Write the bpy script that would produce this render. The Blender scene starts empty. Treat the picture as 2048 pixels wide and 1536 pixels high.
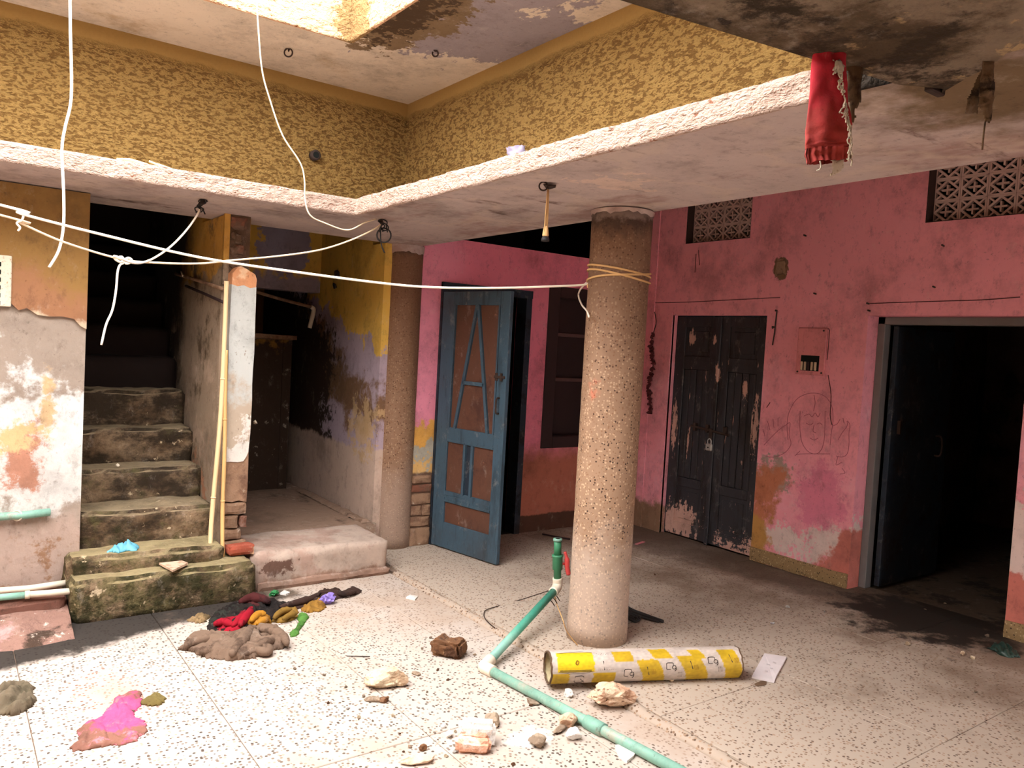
import bpy, bmesh, math, random
from mathutils import Vector, Matrix, noise as mn

# ------------------------------------------------------------------ camera, sky, exposure
S = bpy.context.scene
COL = S.collection
cam_d = bpy.data.cameras.new('camera'); cam = bpy.data.objects.new('camera', cam_d); COL.objects.link(cam)
cam_d.sensor_width = 36.0; cam_d.lens = 36.0 * 1573.6 / 2048.0; cam_d.clip_start = 0.05
_p, _y, _r = -0.0483, 0.6306, 0.0557
_fw = Vector((math.sin(_y)*math.cos(_p), math.cos(_y)*math.cos(_p), math.sin(_p)))
_rt = Vector((math.cos(_y), -math.sin(_y), 0)); _up = _rt.cross(_fw)
_cr = math.cos(_r)*_rt + math.sin(_r)*_up; _cu = -math.sin(_r)*_rt + math.cos(_r)*_up
cam.matrix_world = Matrix(((_cr.x, _cu.x, -_fw.x, 0), (_cr.y, _cu.y, -_fw.y, 0), (_cr.z, _cu.z, -_fw.z, 1.64), (0, 0, 0, 1)))
S.camera = cam

W = bpy.data.worlds.new('sky'); S.world = W; W.use_nodes = True
_bg = W.node_tree.nodes['Background']; _bg.inputs[0].default_value = (1.0, 0.975, 0.96, 1); _bg.inputs[1].default_value = 12.5
S.view_settings.view_transform = 'Standard'; S.view_settings.look = 'None'
S.view_settings.exposure = 0.0; S.view_settings.gamma = 1.0; S.view_settings.use_curve_mapping = False

# ------------------------------------------------------------------ geometry helpers
random.seed(7)
def rgb(c):
    f = lambda v: (v/255/12.92) if v/255 <= .04045 else ((v/255+.055)/1.055)**2.4
    return (f(c[0]), f(c[1]), f(c[2]), 1)

class Geo:
    def __init__(s): s.v = []; s.f = []
    def add(s, vs, fs):
        o = len(s.v); s.v += [tuple(p) for p in vs]; s.f += [tuple(i+o for i in f) for f in fs]; return s
    def box(s, x0, x1, y0, y1, z0, z1):
        vs = [(x, y, z) for z in (z0, z1) for y in (y0, y1) for x in (x0, x1)]
        return s.add(vs, [(0,2,3,1),(4,5,7,6),(0,1,5,4),(2,6,7,3),(0,4,6,2),(1,3,7,5)])
    def bev(s, x0, x1, y0, y1, z0, z1, b):
        bm = bmesh.new(); vs = [bm.verts.new(p) for p in [(x, y, z) for z in (z0, z1) for y in (y0, y1) for x in (x0, x1)]]
        for f in [(0,2,3,1),(4,5,7,6),(0,1,5,4),(2,6,7,3),(0,4,6,2),(1,3,7,5)]: bm.faces.new([vs[i] for i in f])
        bmesh.ops.bevel(bm, geom=bm.edges[:], offset=b, segments=1, affect='EDGES', profile=.5)
        return s.bm(bm)
    def bm(s, bm):
        bm.verts.index_update(); s.add([v.co[:] for v in bm.verts], [[v.index for v in f.verts] for f in bm.faces]); bm.free(); return s
    def prism(s, poly, axis, a, b):
        """polygon of (u,v) extruded along axis from a to b; axis X -> (y,z), Y -> (x,z), Z -> (x,y)"""
        n = len(poly)
        def P(u, v, w): return {'X': (w, u, v), 'Y': (u, w, v), 'Z': (u, v, w)}[axis]
        vs = [P(u, v, a) for u, v in poly] + [P(u, v, b) for u, v in poly]
        fs = [tuple(range(n)), tuple(range(2*n-1, n-1, -1))] + [(i, i+n, (i+1) % n+n, (i+1) % n) for i in range(n)]
        return s.add(vs, fs)
    def hexa(s, q0, q1):
        """two quads joined"""
        return s.add(list(q0)+list(q1), [(3,2,1,0),(4,5,6,7),(0,1,5,4),(1,2,6,5),(2,3,7,6),(3,0,4,7)])
    def tube(s, pts, r, n=8, cap=True):
        pts = [Vector(p) for p in pts]; k = len(pts)
        rr = r if isinstance(r, (list, tuple)) else [r]*k
        t = [(pts[min(i+1, k-1)]-pts[max(i-1, 0)]).normalized() for i in range(k)]
        u = t[0].orthogonal().normalized(); vs = []; fs = []
        for i in range(k):
            u = (u - t[i]*u.dot(t[i]))
            u = u.normalized() if u.length > 1e-6 else t[i].orthogonal().normalized()
            w = t[i].cross(u)
            vs += [pts[i]+rr[i]*(math.cos(2*math.pi*j/n)*u+math.sin(2*math.pi*j/n)*w) for j in range(n)]
        for i in range(k-1):
            for j in range(n):
                a = i*n+j; b = i*n+(j+1) % n; fs.append((a, b, b+n, a+n))
        if cap: fs += [tuple(range(n-1, -1, -1)), tuple(range((k-1)*n, k*n))]
        return s.add(vs, fs)
    def lathe(s, prof, c=(0, 0, 0), n=40):
        vs = []; fs = []; k = len(prof)
        for r, z in prof: vs += [(c[0]+r*math.cos(2*math.pi*j/n), c[1]+r*math.sin(2*math.pi*j/n), c[2]+z) for j in range(n)]
        for i in range(k-1):
            for j in range(n):
                a = i*n+j; b = i*n+(j+1) % n; fs.append((a, b, b+n, a+n))
        fs += [tuple(range(n-1, -1, -1)), tuple(range((k-1)*n, k*n))]
        return s.add(vs, fs)
    def rough(s, x0, x1, y0, y1, z0, z1, res=.03, amp=.012, fr=6, seed=0, soft=.02):
        """box with gridded faces, worn edges and uneven faces"""
        nx, ny, nz = [max(1, int(round(d/res))) for d in (x1-x0, y1-y0, z1-z0)]
        ids = {}; vs = []; fs = []
        def V(i, j, k):
            if (i, j, k) in ids: return ids[(i, j, k)]
            p = Vector((x0+(x1-x0)*i/nx, y0+(y1-y0)*j/ny, z0+(z1-z0)*k/nz))
            q = p*fr+Vector((seed*3.1, seed*1.7, seed*5.3))
            d = Vector((mn.noise(q), mn.noise(q+Vector((31, 7, 3))), mn.noise(q+Vector((5, 41, 17)))))*amp
            d += Vector((mn.noise(q*3), mn.noise(q*3+Vector((31, 7, 3))), mn.noise(q*3+Vector((5, 41, 17)))))*amp*.45
            e = [(i == 0)-(i == nx), (j == 0)-(j == ny), (k == 0)-(k == nz)]
            if sum(abs(a) for a in e) >= 2:
                w = soft*(.5+abs(mn.noise(q*.8+Vector((9, 9, 9))))*1.6)
                p += Vector([a*w for a in e])
            vs.append(p+d); ids[(i, j, k)] = len(vs)-1; return len(vs)-1
        for i in range(nx):
            for j in range(ny):
                fs += [(V(i,j,0), V(i,j+1,0), V(i+1,j+1,0), V(i+1,j,0)), (V(i,j,nz), V(i+1,j,nz), V(i+1,j+1,nz), V(i,j+1,nz))]
        for i in range(nx):
            for k in range(nz):
                fs += [(V(i,0,k), V(i+1,0,k), V(i+1,0,k+1), V(i,0,k+1)), (V(i,ny,k), V(i,ny,k+1), V(i+1,ny,k+1), V(i+1,ny,k))]
        for j in range(ny):
            for k in range(nz):
                fs += [(V(0,j,k), V(0,j,k+1), V(0,j+1,k+1), V(0,j+1,k)), (V(nx,j,k), V(nx,j+1,k), V(nx,j+1,k+1), V(nx,j,k+1))]
        return s.add(vs, fs)
    def hull(s, c, size, n=14, seed=0, rz=0., lift=True):
        rd = random.Random(seed); bm = bmesh.new()
        for i in range(n):
            while True:
                p = Vector([rd.uniform(-1, 1) for _ in range(3)])
                if .55 < p.length < 1: break
            p.normalize(); p = p*rd.uniform(.8, 1)
            bm.verts.new((p.x*size[0], p.y*size[1], p.z*size[2]))
        r = bmesh.ops.convex_hull(bm, input=bm.verts[:])
        bmesh.ops.delete(bm, geom=[v for v in bm.verts if not v.link_faces], context='VERTS')
        zm = min(v.co.z for v in bm.verts)
        R = Matrix.Rotation(rz, 4, 'Z')
        for v in bm.verts: v.co = R @ v.co + Vector(c) + Vector((0, 0, -zm if lift else 0))
        return s.bm(bm)
    def rock(s, c, size, seed=0, sub=4, amp=.25, fr=1.6, rz=0., cuts=5, pit=0.):
        rd = random.Random(seed); bm = bmesh.new(); bmesh.ops.create_icosphere(bm, subdivisions=sub, radius=1)
        pl = [(Vector([rd.gauss(0, 1) for _ in range(3)]).normalized(), rd.uniform(.55, .8)) for _ in range(cuts)]
        o = Vector((seed*7.3, seed*2.1, 1.7))
        for v in bm.verts:
            p = v.co.copy()
            for nn, d in pl:
                e = p.dot(nn)-d
                if e > 0: p -= nn*e*.9
            q = v.co*fr+o
            p *= 1+amp*mn.noise(q)+amp*.4*mn.noise(q*3)+amp*.2*mn.noise(q*7)
            if pit: p *= 1-pit*max(0, mn.noise(q*5+o)-.1)
            v.co = Vector((p.x*size[0], p.y*size[1], p.z*size[2]))
        zm = min(v.co.z for v in bm.verts)*.8; R = Matrix.Rotation(rz, 4, 'Z')
        for v in bm.verts:
            v.co.z = max(v.co.z, zm)-zm; v.co = R @ v.co + Vector(c)
        return s.bm(bm)
    def cloth(s, poly, z, h, fs=14, seed=0, res=.007, edge=.011, thin=.006, wave=1., rag=.02):
        """crumpled cloth lying inside a floor outline, folds as ridged noise"""
        xs = [p[0] for p in poly]; ys = [p[1] for p in poly]; x0, y0 = min(xs), min(ys)
        nx = int((max(xs)-x0)/res)+2; ny = int((max(ys)-y0)/res)+2; o = Vector((seed*13.7, seed*5.1, seed*2.3))
        def dist(x, y):
            ins = False; d = 9.; n = len(poly)
            for i in range(n):
                ax, ay = poly[i][:2]; bx, by = poly[(i+1) % n][:2]
                if (ay > y) != (by > y) and x < (bx-ax)*(y-ay)/(by-ay)+ax: ins = not ins
                L = (bx-ax)**2+(by-ay)**2; t = max(0, min(1, ((x-ax)*(bx-ax)+(y-ay)*(by-ay))/L))
                d = min(d, math.hypot(x-ax-t*(bx-ax), y-ay-t*(by-ay)))
            return d if ins else -d
        ids = {}; vs = []; fsx = []
        def V(i, j):
            if (i, j) in ids: return ids[(i, j)]
            x, y = x0+i*res, y0+j*res
            d = dist(x, y)+rag*mn.noise(Vector((x*17, y*17, 0))+o)+rag*.5*mn.noise(Vector((x*45, y*45, 3))+o)
            if d < 0: ids[(i, j)] = None; return None
            an = seed*1.3; xr, yr = x*math.cos(an)+y*math.sin(an), -x*math.sin(an)+y*math.cos(an)
            wp = Vector((mn.noise(Vector((x*7, y*7, seed))), mn.noise(Vector((x*7, y*7, seed+9))), 0))*.9
            q = Vector((xr*fs, yr*fs*.42, 0))+wp+o
            b1 = abs(mn.noise(q)); b2 = abs(mn.noise(Vector((q.x*2.2, q.y*1.6, 4))+wp*.7)); b3 = abs(mn.noise(Vector((q.y*3, q.x*2.4, 8))))
            f = 1-math.exp(-max(0, d)/edge)
            hh = thin+h*f*(.05+min(1, 2.6*b1)*.75+min(1, 2.4*b2)*.35*wave+.25*b3+.25*mn.noise(Vector((x*9, y*9, seed+3))))
            vs.append((x+.006*mn.noise(q*1.3+Vector((1, 2, 3))), y+.006*mn.noise(q*1.3+Vector((8, 2, 3))), z+max(thin, hh)*(.25+.75*f)))
            ids[(i, j)] = len(vs)-1; return len(vs)-1
        top = []
        for i in range(nx):
            for j in range(ny):
                q = [V(i, j), V(i+1, j), V(i+1, j+1), V(i, j+1)]
                if None not in q: top.append(tuple(q))
        n = len(vs); edges = {}
        for f in top:
            for a, b in zip(f, f[1:]+f[:1]):
                if (b, a) in edges: del edges[(b, a)]
                else: edges[(a, b)] = 1
        vs2 = vs+[(p[0], p[1], z) for p in vs]
        fsx = top+[tuple(i+n for i in reversed(f)) for f in top]+[(b, a, a+n, b+n) for a, b in edges]
        return s.add(vs2, fsx)
    def obj(s, name, mat, parent=None, smooth=False, kind=None):
        me = bpy.data.meshes.new(name); me.from_pydata(s.v, [], s.f); me.update()
        bm = bmesh.new(); bm.from_mesh(me); bmesh.ops.recalc_face_normals(bm, faces=bm.faces[:])
        loose = [v for v in bm.verts if not v.link_faces]
        if loose: bmesh.ops.delete(bm, geom=loose, context='VERTS')
        bm.to_mesh(me); bm.free()
        if smooth:
            me.polygons.foreach_set('use_smooth', [True]*len(me.polygons))
        if mat: me.materials.append(mat)
        o = bpy.data.objects.new(name, me); COL.objects.link(o)
        if parent: setpar(o, parent)
        if kind: o['kind'] = kind
        return o

def world_of(o):
    m = o.matrix_basis.copy()
    return world_of(o.parent) @ o.matrix_parent_inverse @ m if o.parent else m
def setpar(o, p):
    o.parent = p; o.matrix_parent_inverse = world_of(p).inverted()
def thing(name, label, cat, loc, group=None, kind=None):
    o = bpy.data.objects.new(name, None); COL.objects.link(o); o.location = loc; o.empty_display_size = .05
    o['label'] = label; o['category'] = cat
    if group: o['group'] = group
    if kind: o['kind'] = kind
    return o
def tag(o, label, cat, group=None, kind=None):
    o['label'] = label; o['category'] = cat
    if group: o['group'] = group
    if kind: o['kind'] = kind
    return o
def struct(name, g, m, smooth=False, label=None, cat=None):
    o = g.obj(name, m, None, smooth, 'structure')
    if label: o['label'] = label
    if cat: o['category'] = cat
    return o
def smooth_pts(p, n=6):
    p = [Vector(q) for q in p]; out = []
    for i in range(len(p)-1):
        a, b, c, d = p[max(i-1, 0)], p[i], p[i+1], p[min(i+2, len(p)-1)]
        for k in range(n):
            t = k/n; out.append(.5*((2*b)+(c-a)*t+(2*a-5*b+4*c-d)*t*t+(3*b-a-3*c+d)*t**3))
    return out+[p[-1]]

# ------------------------------------------------------------------ material helpers
class MB:
    def __init__(s, name):
        s.m = bpy.data.materials.new(name); s.m.use_nodes = True; s.t = s.m.node_tree; s.n = s.t.nodes; s.l = s.t.links
        s.b = s.n['Principled BSDF']; s.P = s.n.new('ShaderNodeTexCoord').outputs['Object']
        q = s.n.new('ShaderNodeSeparateXYZ'); s.l.new(s.P, q.inputs[0]); s.x, s.y, s.z = q.outputs
    def set(s, sock, v):
        if isinstance(v, (int, float)): sock.default_value = v
        elif isinstance(v, tuple): sock.default_value = v
        else: s.l.new(v, sock)
    def ma(s, op, a, b=0., c=0.):
        n = s.n.new('ShaderNodeMath'); n.operation = op; s.set(n.inputs[0], a); s.set(n.inputs[1], b); s.set(n.inputs[2], c); return n.outputs[0]
    def add(s, *a):
        r = a[0]
        for b in a[1:]: r = s.ma('ADD', r, b)
        return r
    def mul(s, a, b): return s.ma('MULTIPLY', a, b)
    def min(s, *a):
        r = a[0]
        for b in a[1:]: r = s.ma('MINIMUM', r, b)
        return r
    def max(s, *a):
        r = a[0]
        for b in a[1:]: r = s.ma('MAXIMUM', r, b)
        return r
    def lin(s, a, b, c, d):
        r = d
        for k, v in ((a, s.x), (b, s.y), (c, s.z)):
            if k: r = s.ma('MULTIPLY_ADD', v, k, r)
        return r
    def vec(s, st=(1, 1, 1), off=(0, 0, 0)):
        n = s.n.new('ShaderNodeMapping'); s.l.new(s.P, n.inputs[0]); n.inputs['Scale'].default_value = st; n.inputs['Location'].default_value = off; return n.outputs[0]
    def no(s, scale, detail=4, rough=.55, st=(1, 1, 1), off=(0, 0, 0), dist=0.):
        n = s.n.new('ShaderNodeTexNoise'); s.l.new(s.vec(st, off), n.inputs['Vector']); n.inputs['Scale'].default_value = scale
        n.inputs['Detail'].default_value = detail; n.inputs['Roughness'].default_value = rough; n.inputs['Distortion'].default_value = dist; return n.outputs[0]
    def nz(s, scale, amp, detail=6, st=(1, 1, 1), off=(0, 0, 0), rough=.68):
        return s.ma('MULTIPLY_ADD', s.no(scale, detail, rough, st, off), 3*amp, -1.5*amp)
    def up(s):
        g = s.n.new('ShaderNodeNewGeometry'); q = s.n.new('ShaderNodeSeparateXYZ'); s.l.new(g.outputs['True Normal'], q.inputs[0]); return q.outputs[2]
    def vo(s, scale, st=(1, 1, 1), feat='F1', rnd=1.):
        n = s.n.new('ShaderNodeTexVoronoi'); n.feature = feat; s.l.new(s.vec(st), n.inputs['Vector']); n.inputs['Scale'].default_value = scale; n.inputs['Randomness'].default_value = rnd
        return n.outputs
    def ss(s, v, lo, hi):
        n = s.n.new('ShaderNodeMapRange'); n.interpolation_type = 'SMOOTHSTEP'; s.set(n.inputs[0], v); n.inputs[1].default_value = lo; n.inputs[2].default_value = hi; return n.outputs[0]
    def blob(s, c, r):
        """1 at the centre, 0 at the radii"""
        a = s.n.new('ShaderNodeVectorMath'); a.operation = 'SUBTRACT'; s.l.new(s.P, a.inputs[0]); a.inputs[1].default_value = c
        b = s.n.new('ShaderNodeVectorMath'); b.operation = 'DIVIDE'; s.l.new(a.outputs[0], b.inputs[0]); b.inputs[1].default_value = r
        d = s.n.new('ShaderNodeVectorMath'); d.operation = 'LENGTH'; s.l.new(b.outputs[0], d.inputs[0]); return s.ma('SUBTRACT', 1., d.outputs['Value'])
    def mix(s, f, a, b):
        n = s.n.new('ShaderNodeMix'); n.data_type = 'RGBA'; s.set(n.inputs[0], f); s.set(n.inputs[6], a); s.set(n.inputs[7], b); return n.outputs[2]
    def bump(s, h, strength=.5, dist=.01):
        n = s.n.new('ShaderNodeBump'); n.inputs['Strength'].default_value = strength; n.inputs['Distance'].default_value = dist; s.l.new(h, n.inputs['Height'])
        s.l.new(n.outputs[0], s.b.inputs['Normal']); return s
    def done(s, col, rough=.9, spec=.25, metal=0.):
        s.set(s.b.inputs['Base Color'], col); s.set(s.b.inputs['Roughness'], rough); s.b.inputs['Specular IOR Level'].default_value = spec; s.b.inputs['Metallic'].default_value = metal; return s.m

def paint(name, base, layers=(), var=.12, bump=.35, bscale=40, bdist=.004, rough=.9, spec=.2, vscale=2.5, grime=.7):
    """plaster or painted surface: base colour with mottling, then layers (colour, mask function)"""
    m = MB(name); b = rgb(base); dk = tuple(v*(1-var*2) for v in b[:3])+(1,); lt = tuple(min(1, v*(1+var)) for v in b[:3])+(1,)
    c = m.mix(m.no(vscale, 6, .65), dk, lt)
    sh = m.no(vscale*3, 4, .6, off=(3, 1, 2)) if layers else None
    for col, mask in layers:
        k = rgb(col); c2 = m.mix(sh, tuple(v*(1-var*1.6) for v in k[:3])+(1,), tuple(min(1, v*(1+var*.8)) for v in k[:3])+(1,))
        c = m.mix(mask(m), c, c2)
    if grime:
        c = m.mix(m.mul(m.ss(m.no(1.6, 7, .74, off=(9, 4, 6)), .46, .72), grime), c, m.mix(.62, c, rgb((58, 46, 38))))
        c = m.mix(m.mul(m.ss(m.no(13, 6, .78, (1, 1, .6), (2, 9, 4)), .52, .70), grime*.8), c, m.mix(.55, c, rgb((62, 48, 40))))
        c = m.mix(m.mul(m.ss(m.no(38, 3, .7, off=(5, 5, 1)), .64, .70), grime*.7), c, m.mix(.6, c, rgb((50, 38, 32))))
        c = m.mix(m.mul(m.ss(m.no(9, 6, .78, (1, 1, .7), (6, 3, 8)), .55, .72), grime*.5), c, m.mix(.4, c, rgb((226, 214, 202))))
    h = m.add(m.no(bscale, 4, .65), m.mul(m.no(bscale*.12, 3, .6), 3.))
    m.bump(h, bump, bdist)
    return m.done(c, rough, spec)
def plain(name, col, rough=.7, spec=.3, var=.1, scale=12, metal=0., bump=0., st=(1, 1, 1)):
    m = MB(name); b = rgb(col)
    c = m.mix(m.no(scale, 5, .6, st), tuple(v*(1-var*2) for v in b[:3])+(1,), tuple(min(1, v*(1+var)) for v in b[:3])+(1,))
    if bump: m.bump(m.no(scale*3, 5, .6, st), bump, .004)
    return m.done(c, rough, spec, metal)
def terrazzo(name, cement, chips, scale=48, dirt=(), bump=.15, thr=(.5, .7, .86), rough=.75, dirtvar=.2, dmax=.5):
    m = MB(name); o = m.vo(scale); r = m.n.new('ShaderNodeSeparateColor'); m.l.new(o['Color'], r.inputs[0]); v = r.outputs[0]
    c = rgb(cement)
    big = m.no(1.7, 6, .65); c = m.mix(big, tuple(k*(1-dirtvar) for k in c[:3])+(1,), c)
    for t, k in zip(thr, chips):
        f = m.mul(m.ss(v, t, t+.01), m.ss(o['Distance'], dmax, dmax-.1)); c = m.mix(f, c, rgb(k))
    for k, mask in dirt: c = m.mix(mask(m), c, rgb(k))
    m.bump(m.add(m.no(9, 5, .6), m.mul(v, .25)), bump, .004)
    return m.done(c, rough, .35)

# ------------------------------------------------------------------ materials
def zline(z, ns=3., amp=.08, soft=.01, above=True, st=(1, 1, 1), off=(0, 0, 0)):
    k = 1 if above else -1
    return lambda m: m.ss(m.add(m.lin(0, 0, k, -k*z), m.nz(ns, amp, st=st, off=off)), -soft, soft)
def spot(c, r, ns=6., amp=.5, lo=0., hi=.12, off=(0, 0, 0), detail=6, st=(1, 1, 1)):
    return lambda m: m.ss(m.add(m.blob(c, r), m.nz(ns, amp, detail, st=st, off=off)), lo, hi)
def specks(scale, lo, hi, off=(0, 0, 0), st=(1, 1, 1), detail=6):
    return lambda m: m.ss(m.no(scale, detail, .7, st, off), lo, hi)
def both(a, b): return lambda m: m.mul(a(m), b(m))

M = {}
def stucco(name, col, dirt, flatz=None, st=(1, 1, 1), thr=(.44, .36), scale=15, pits=None):
    m = MB(name); n = m.no(scale, 3, .55, st, dist=.6); n2 = m.no(scale*2.3, 3, .6, st, off=(3, 5, 1))
    h = m.add(n, m.mul(n2, .45)); f = m.ss(h, thr[0]*1.45, thr[1]*1.45)
    if flatz:
        k = m.ss(m.add(m.z, m.nz(5, .03)), flatz+.02, flatz-.04); f = m.mul(f, k); h = m.mul(h, k)
    b = rgb(col); c = m.mix(m.no(1.3, 5, .6), tuple(v*.72 for v in b[:3])+(1,), b)
    c = m.mix(m.no(60, 3, .6), c, m.mix(.35, c, rgb(dirt)))
    c = m.mix(f, c, rgb(dirt))
    if pits: c = m.mix(pits(m), c, rgb((150, 120, 80)))
    m.bump(h, 1., .035); return m.done(c, .9, .15)
M['yellow_x'] = stucco('yellow_roughcast', (170, 138, 82), (112, 84, 44), 3.36, st=(.6, .6, 1.35), thr=(.515, .45), scale=40)
M['edge'] = stucco('slab_edge_roughcast', (218, 192, 176), (146, 98, 76), None, st=(.6, .6, 1.3), thr=(.43, .34), scale=48)
M['edge_stain_shade'] = stucco('slab_edge_stained_shaded', (46, 38, 30), (26, 20, 16), None, scale=22)  # stained corner face, with the shadow by the sleeve painted into its colour
M['edge_up'] = stucco('upper_edge_roughcast', (240, 196, 156), (140, 84, 46), None, st=(.7, .7, 1.1), thr=(.43, .31), scale=26,
    pits=lambda m: m.ss(m.add(m.blob((2.1, 4.6, 3.6), (.25, .3, .3)), m.nz(14, .6)), .1, .3))

M['soffit'] = paint('soffit_plaster', (194, 176, 170), [
    ((166, 138, 130), specks(1.1, .5, .62, st=(1, .5, 1))),
    ((206, 186, 172), lambda m: m.mul(m.ss(m.ma('ABSOLUTE', m.add(m.no(1.6, 3, .5), -.52)), .05, .0), .55)),
    ((214, 190, 176), spot((2.56, 2.78, 2.43), (.24, .2, .3), 5, 1.3, .25, .32)),
    ((120, 100, 76), spot((2.5, 1.1, 2.46), (.7, .7, .4), 3, .5, .2, .7)),
    ((112, 88, 80), both(specks(6, .55, .68, st=(.3, 1.2, 1)), specks(1.3, .5, .6, off=(4, 2, 0)))),
], var=.06, bump=.25, bscale=14, bdist=.012)
M['soffit_dark'] = paint('soffit_mouldy', (134, 118, 100), [
    ((84, 70, 52), lambda m: m.ss(m.add(m.no(2.2, 9, .72), m.lin(0, .16, 0, -.14)), .46, .60)),
    ((52, 42, 30), lambda m: m.ss(m.add(m.no(4.5, 9, .74, off=(3, 3, 0)), m.lin(0, .2, 0, -.2)), .50, .62)),
    ((176, 150, 112), both(specks(9, .56, .62), specks(2.2, .5, .58, off=(7, 1, 0)))),
    ((44, 36, 28), specks(7, .60, .68, off=(2, 8, 0))),
], var=.12, bump=.6, bscale=16, bdist=.02)
M['soffit_up'] = paint('upper_soffit', (212, 198, 176), [
    ((150, 140, 142), lambda m: m.ss(m.add(m.blob((2.52, 3.95, 3.46), (.75, .95, .5)), m.nz(3.5, .75, st=(1, .6, 1))), .30, .36)),
    ((124, 104, 78), lambda m: m.ss(m.add(m.blob((2.16, 4.1, 3.46), (.32, .75, .4)), m.nz(6, .8)), .22, .3)),
    ((74, 58, 40), lambda m: m.ss(m.add(m.blob((2.12, 4.1, 3.46), (.24, .7, .4)), m.nz(14, .9)), .38, .5)),
    ((170, 146, 112), specks(1.2, .55, .75)),
], var=.07, bump=.3, bscale=14, bdist=.012)

M['floor_yard'] = terrazzo('terrazzo_yard', (198, 185, 174), [(164, 146, 132), (118, 102, 92), (80, 68, 60)], 60, [
    ((26, 20, 16), lambda m: m.mul(m.ss(m.add(m.min(m.lin(-.28, 1, 0, -4.21), m.lin(-1, 0, 0, 1.9)), m.nz(3, .10), m.nz(16, .05)), -.03, .07), .95)),
    ((228, 150, 130), lambda m: m.mul(m.ss(m.add(m.blob((.66, 3.78, 0), (.26, .5, .3)), m.nz(5, .45)), .2, .9), .5)),
    ((170, 146, 126), lambda m: m.mul(m.ss(m.add(m.no(1.1, 6, .7), m.lin(.1, 0, 0, -.12)), .52, .74), .6)),
    ((250, 246, 240), spot((2.06, 2.55, 0), (.16, .12, .2), 8, .6, .2, .6)),
], thr=(.36, .56, .80), dmax=.42)
M['floor_verandah'] = terrazzo('terrazzo_verandah', (190, 174, 158), [(164, 138, 116), (134, 112, 94), (98, 80, 68)], 64, [
    ((112, 90, 72), lambda m: m.mul(m.ss(m.add(m.no(1.3, 7, .7), m.lin(.13, 0, 0, -.53)), .44, .72), .75)),
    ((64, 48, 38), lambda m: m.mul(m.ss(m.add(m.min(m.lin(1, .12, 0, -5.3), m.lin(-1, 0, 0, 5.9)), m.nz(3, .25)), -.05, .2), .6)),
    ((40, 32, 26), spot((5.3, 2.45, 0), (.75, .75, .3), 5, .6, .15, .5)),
], thr=(.40, .60, .83), dmax=.42)
M['curb'] = terrazzo('terrazzo_curb', (182, 164, 148), [(170, 142, 118), (130, 104, 84), (96, 74, 60)], 70)
M['joint'] = plain('floor_joint', (130, 110, 96), .95)
M['column'] = terrazzo('terrazzo_column', (172, 140, 114), [(196, 166, 136), (142, 108, 82), (66, 46, 36)], 84, [
    ((206, 190, 178), lambda m: m.mul(m.ss(m.add(m.lin(0, 0, -1, .55), m.nz(4, .3)), -.2, .2), .45)),
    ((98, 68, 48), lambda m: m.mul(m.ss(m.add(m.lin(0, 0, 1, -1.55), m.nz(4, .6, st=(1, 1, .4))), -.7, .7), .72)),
    ((110, 74, 50), lambda m: m.mul(m.ss(m.add(m.lin(0, 1, 0, -5.0), m.nz(5, .3)), 0, .3), .5)),
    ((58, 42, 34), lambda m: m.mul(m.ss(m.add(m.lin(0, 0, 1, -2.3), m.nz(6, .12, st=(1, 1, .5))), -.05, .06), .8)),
    ((150, 132, 122), lambda m: m.mul(m.ss(m.add(m.lin(0, 0, 1, -2.36), m.nz(9, .06)), -.01, .03), .8)),
    ((214, 112, 84), lambda m: m.mul(m.ss(m.add(m.blob((2.86, 3.22, 1.42), (.08, .08, .14)), m.nz(14, .5)), .1, .5), .6)),
], thr=(.42, .66, .86), bump=.5, dirtvar=.4, dmax=.48)

PINK = (240, 156, 168)
M['pink'] = paint('pink_limewash', PINK, [
    ((240, 166, 180), both(specks(1.6, .48, .66), zline(1.9, 2, .4, .3, False))),
        ((172, 148, 138), lambda m: m.ss(m.add(m.blob((5.4, 3.78, .72), (.5, .26, .22)), m.nz(9, .9), m.nz(30, .4)), .3, .5)),
    ((222, 196, 188), lambda m: m.ss(m.add(m.min(m.lin(0, -.35, -1, 1.62), m.lin(0, 0, 1, -.1)), m.nz(5, .30), m.nz(24, .16)), .02, .07)),
    ((222, 128, 150), lambda m: m.ss(m.add(m.blob((5.4, 3.38, .62), (.5, .30, .34)), m.nz(6, .5), m.nz(26, .3)), .1, .5)),
    ((190, 118, 88), lambda m: m.ss(m.add(m.min(m.lin(0, 1, .35, -3.93), m.lin(0, -1, 0, 3.98), m.lin(0, 0, -1, .75)), m.nz(7, .16), m.nz(26, .06)), -.06, .05)),
    ((190, 140, 78), lambda m: m.ss(m.add(m.min(m.lin(0, 1, 0, -3.80), m.lin(0, -1, 0, 3.98), m.lin(0, 0, -1, .36)), m.nz(7, .12)), -.04, .03)),
    ((202, 118, 106), lambda m: m.ss(m.add(m.min(m.lin(0, -1, -.6, 3.42), m.lin(0, 0, -1, .42)), m.nz(6, .10)), -.02, .02)),
    ((140, 108, 86), lambda m: m.ss(m.add(m.min(m.lin(0, 1, 0, -4.9), m.lin(0, 0, -1, .28)), m.nz(6, .14)), -.04, .06)),
    ((120, 92, 70), lambda m: m.ss(m.add(m.blob((5.4, 3.86, 2.38), (.3, .09, .12)), m.nz(12, .5)), .15, .3)),
    ((96, 46, 48), both(specks(30, .69, .73), specks(3, .5, .6, off=(1, 5, 2)))),
], var=.07, bump=.3)
M['pink_niche'] = paint('pink_limewash_side', (224, 140, 146), [], var=.07)
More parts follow.
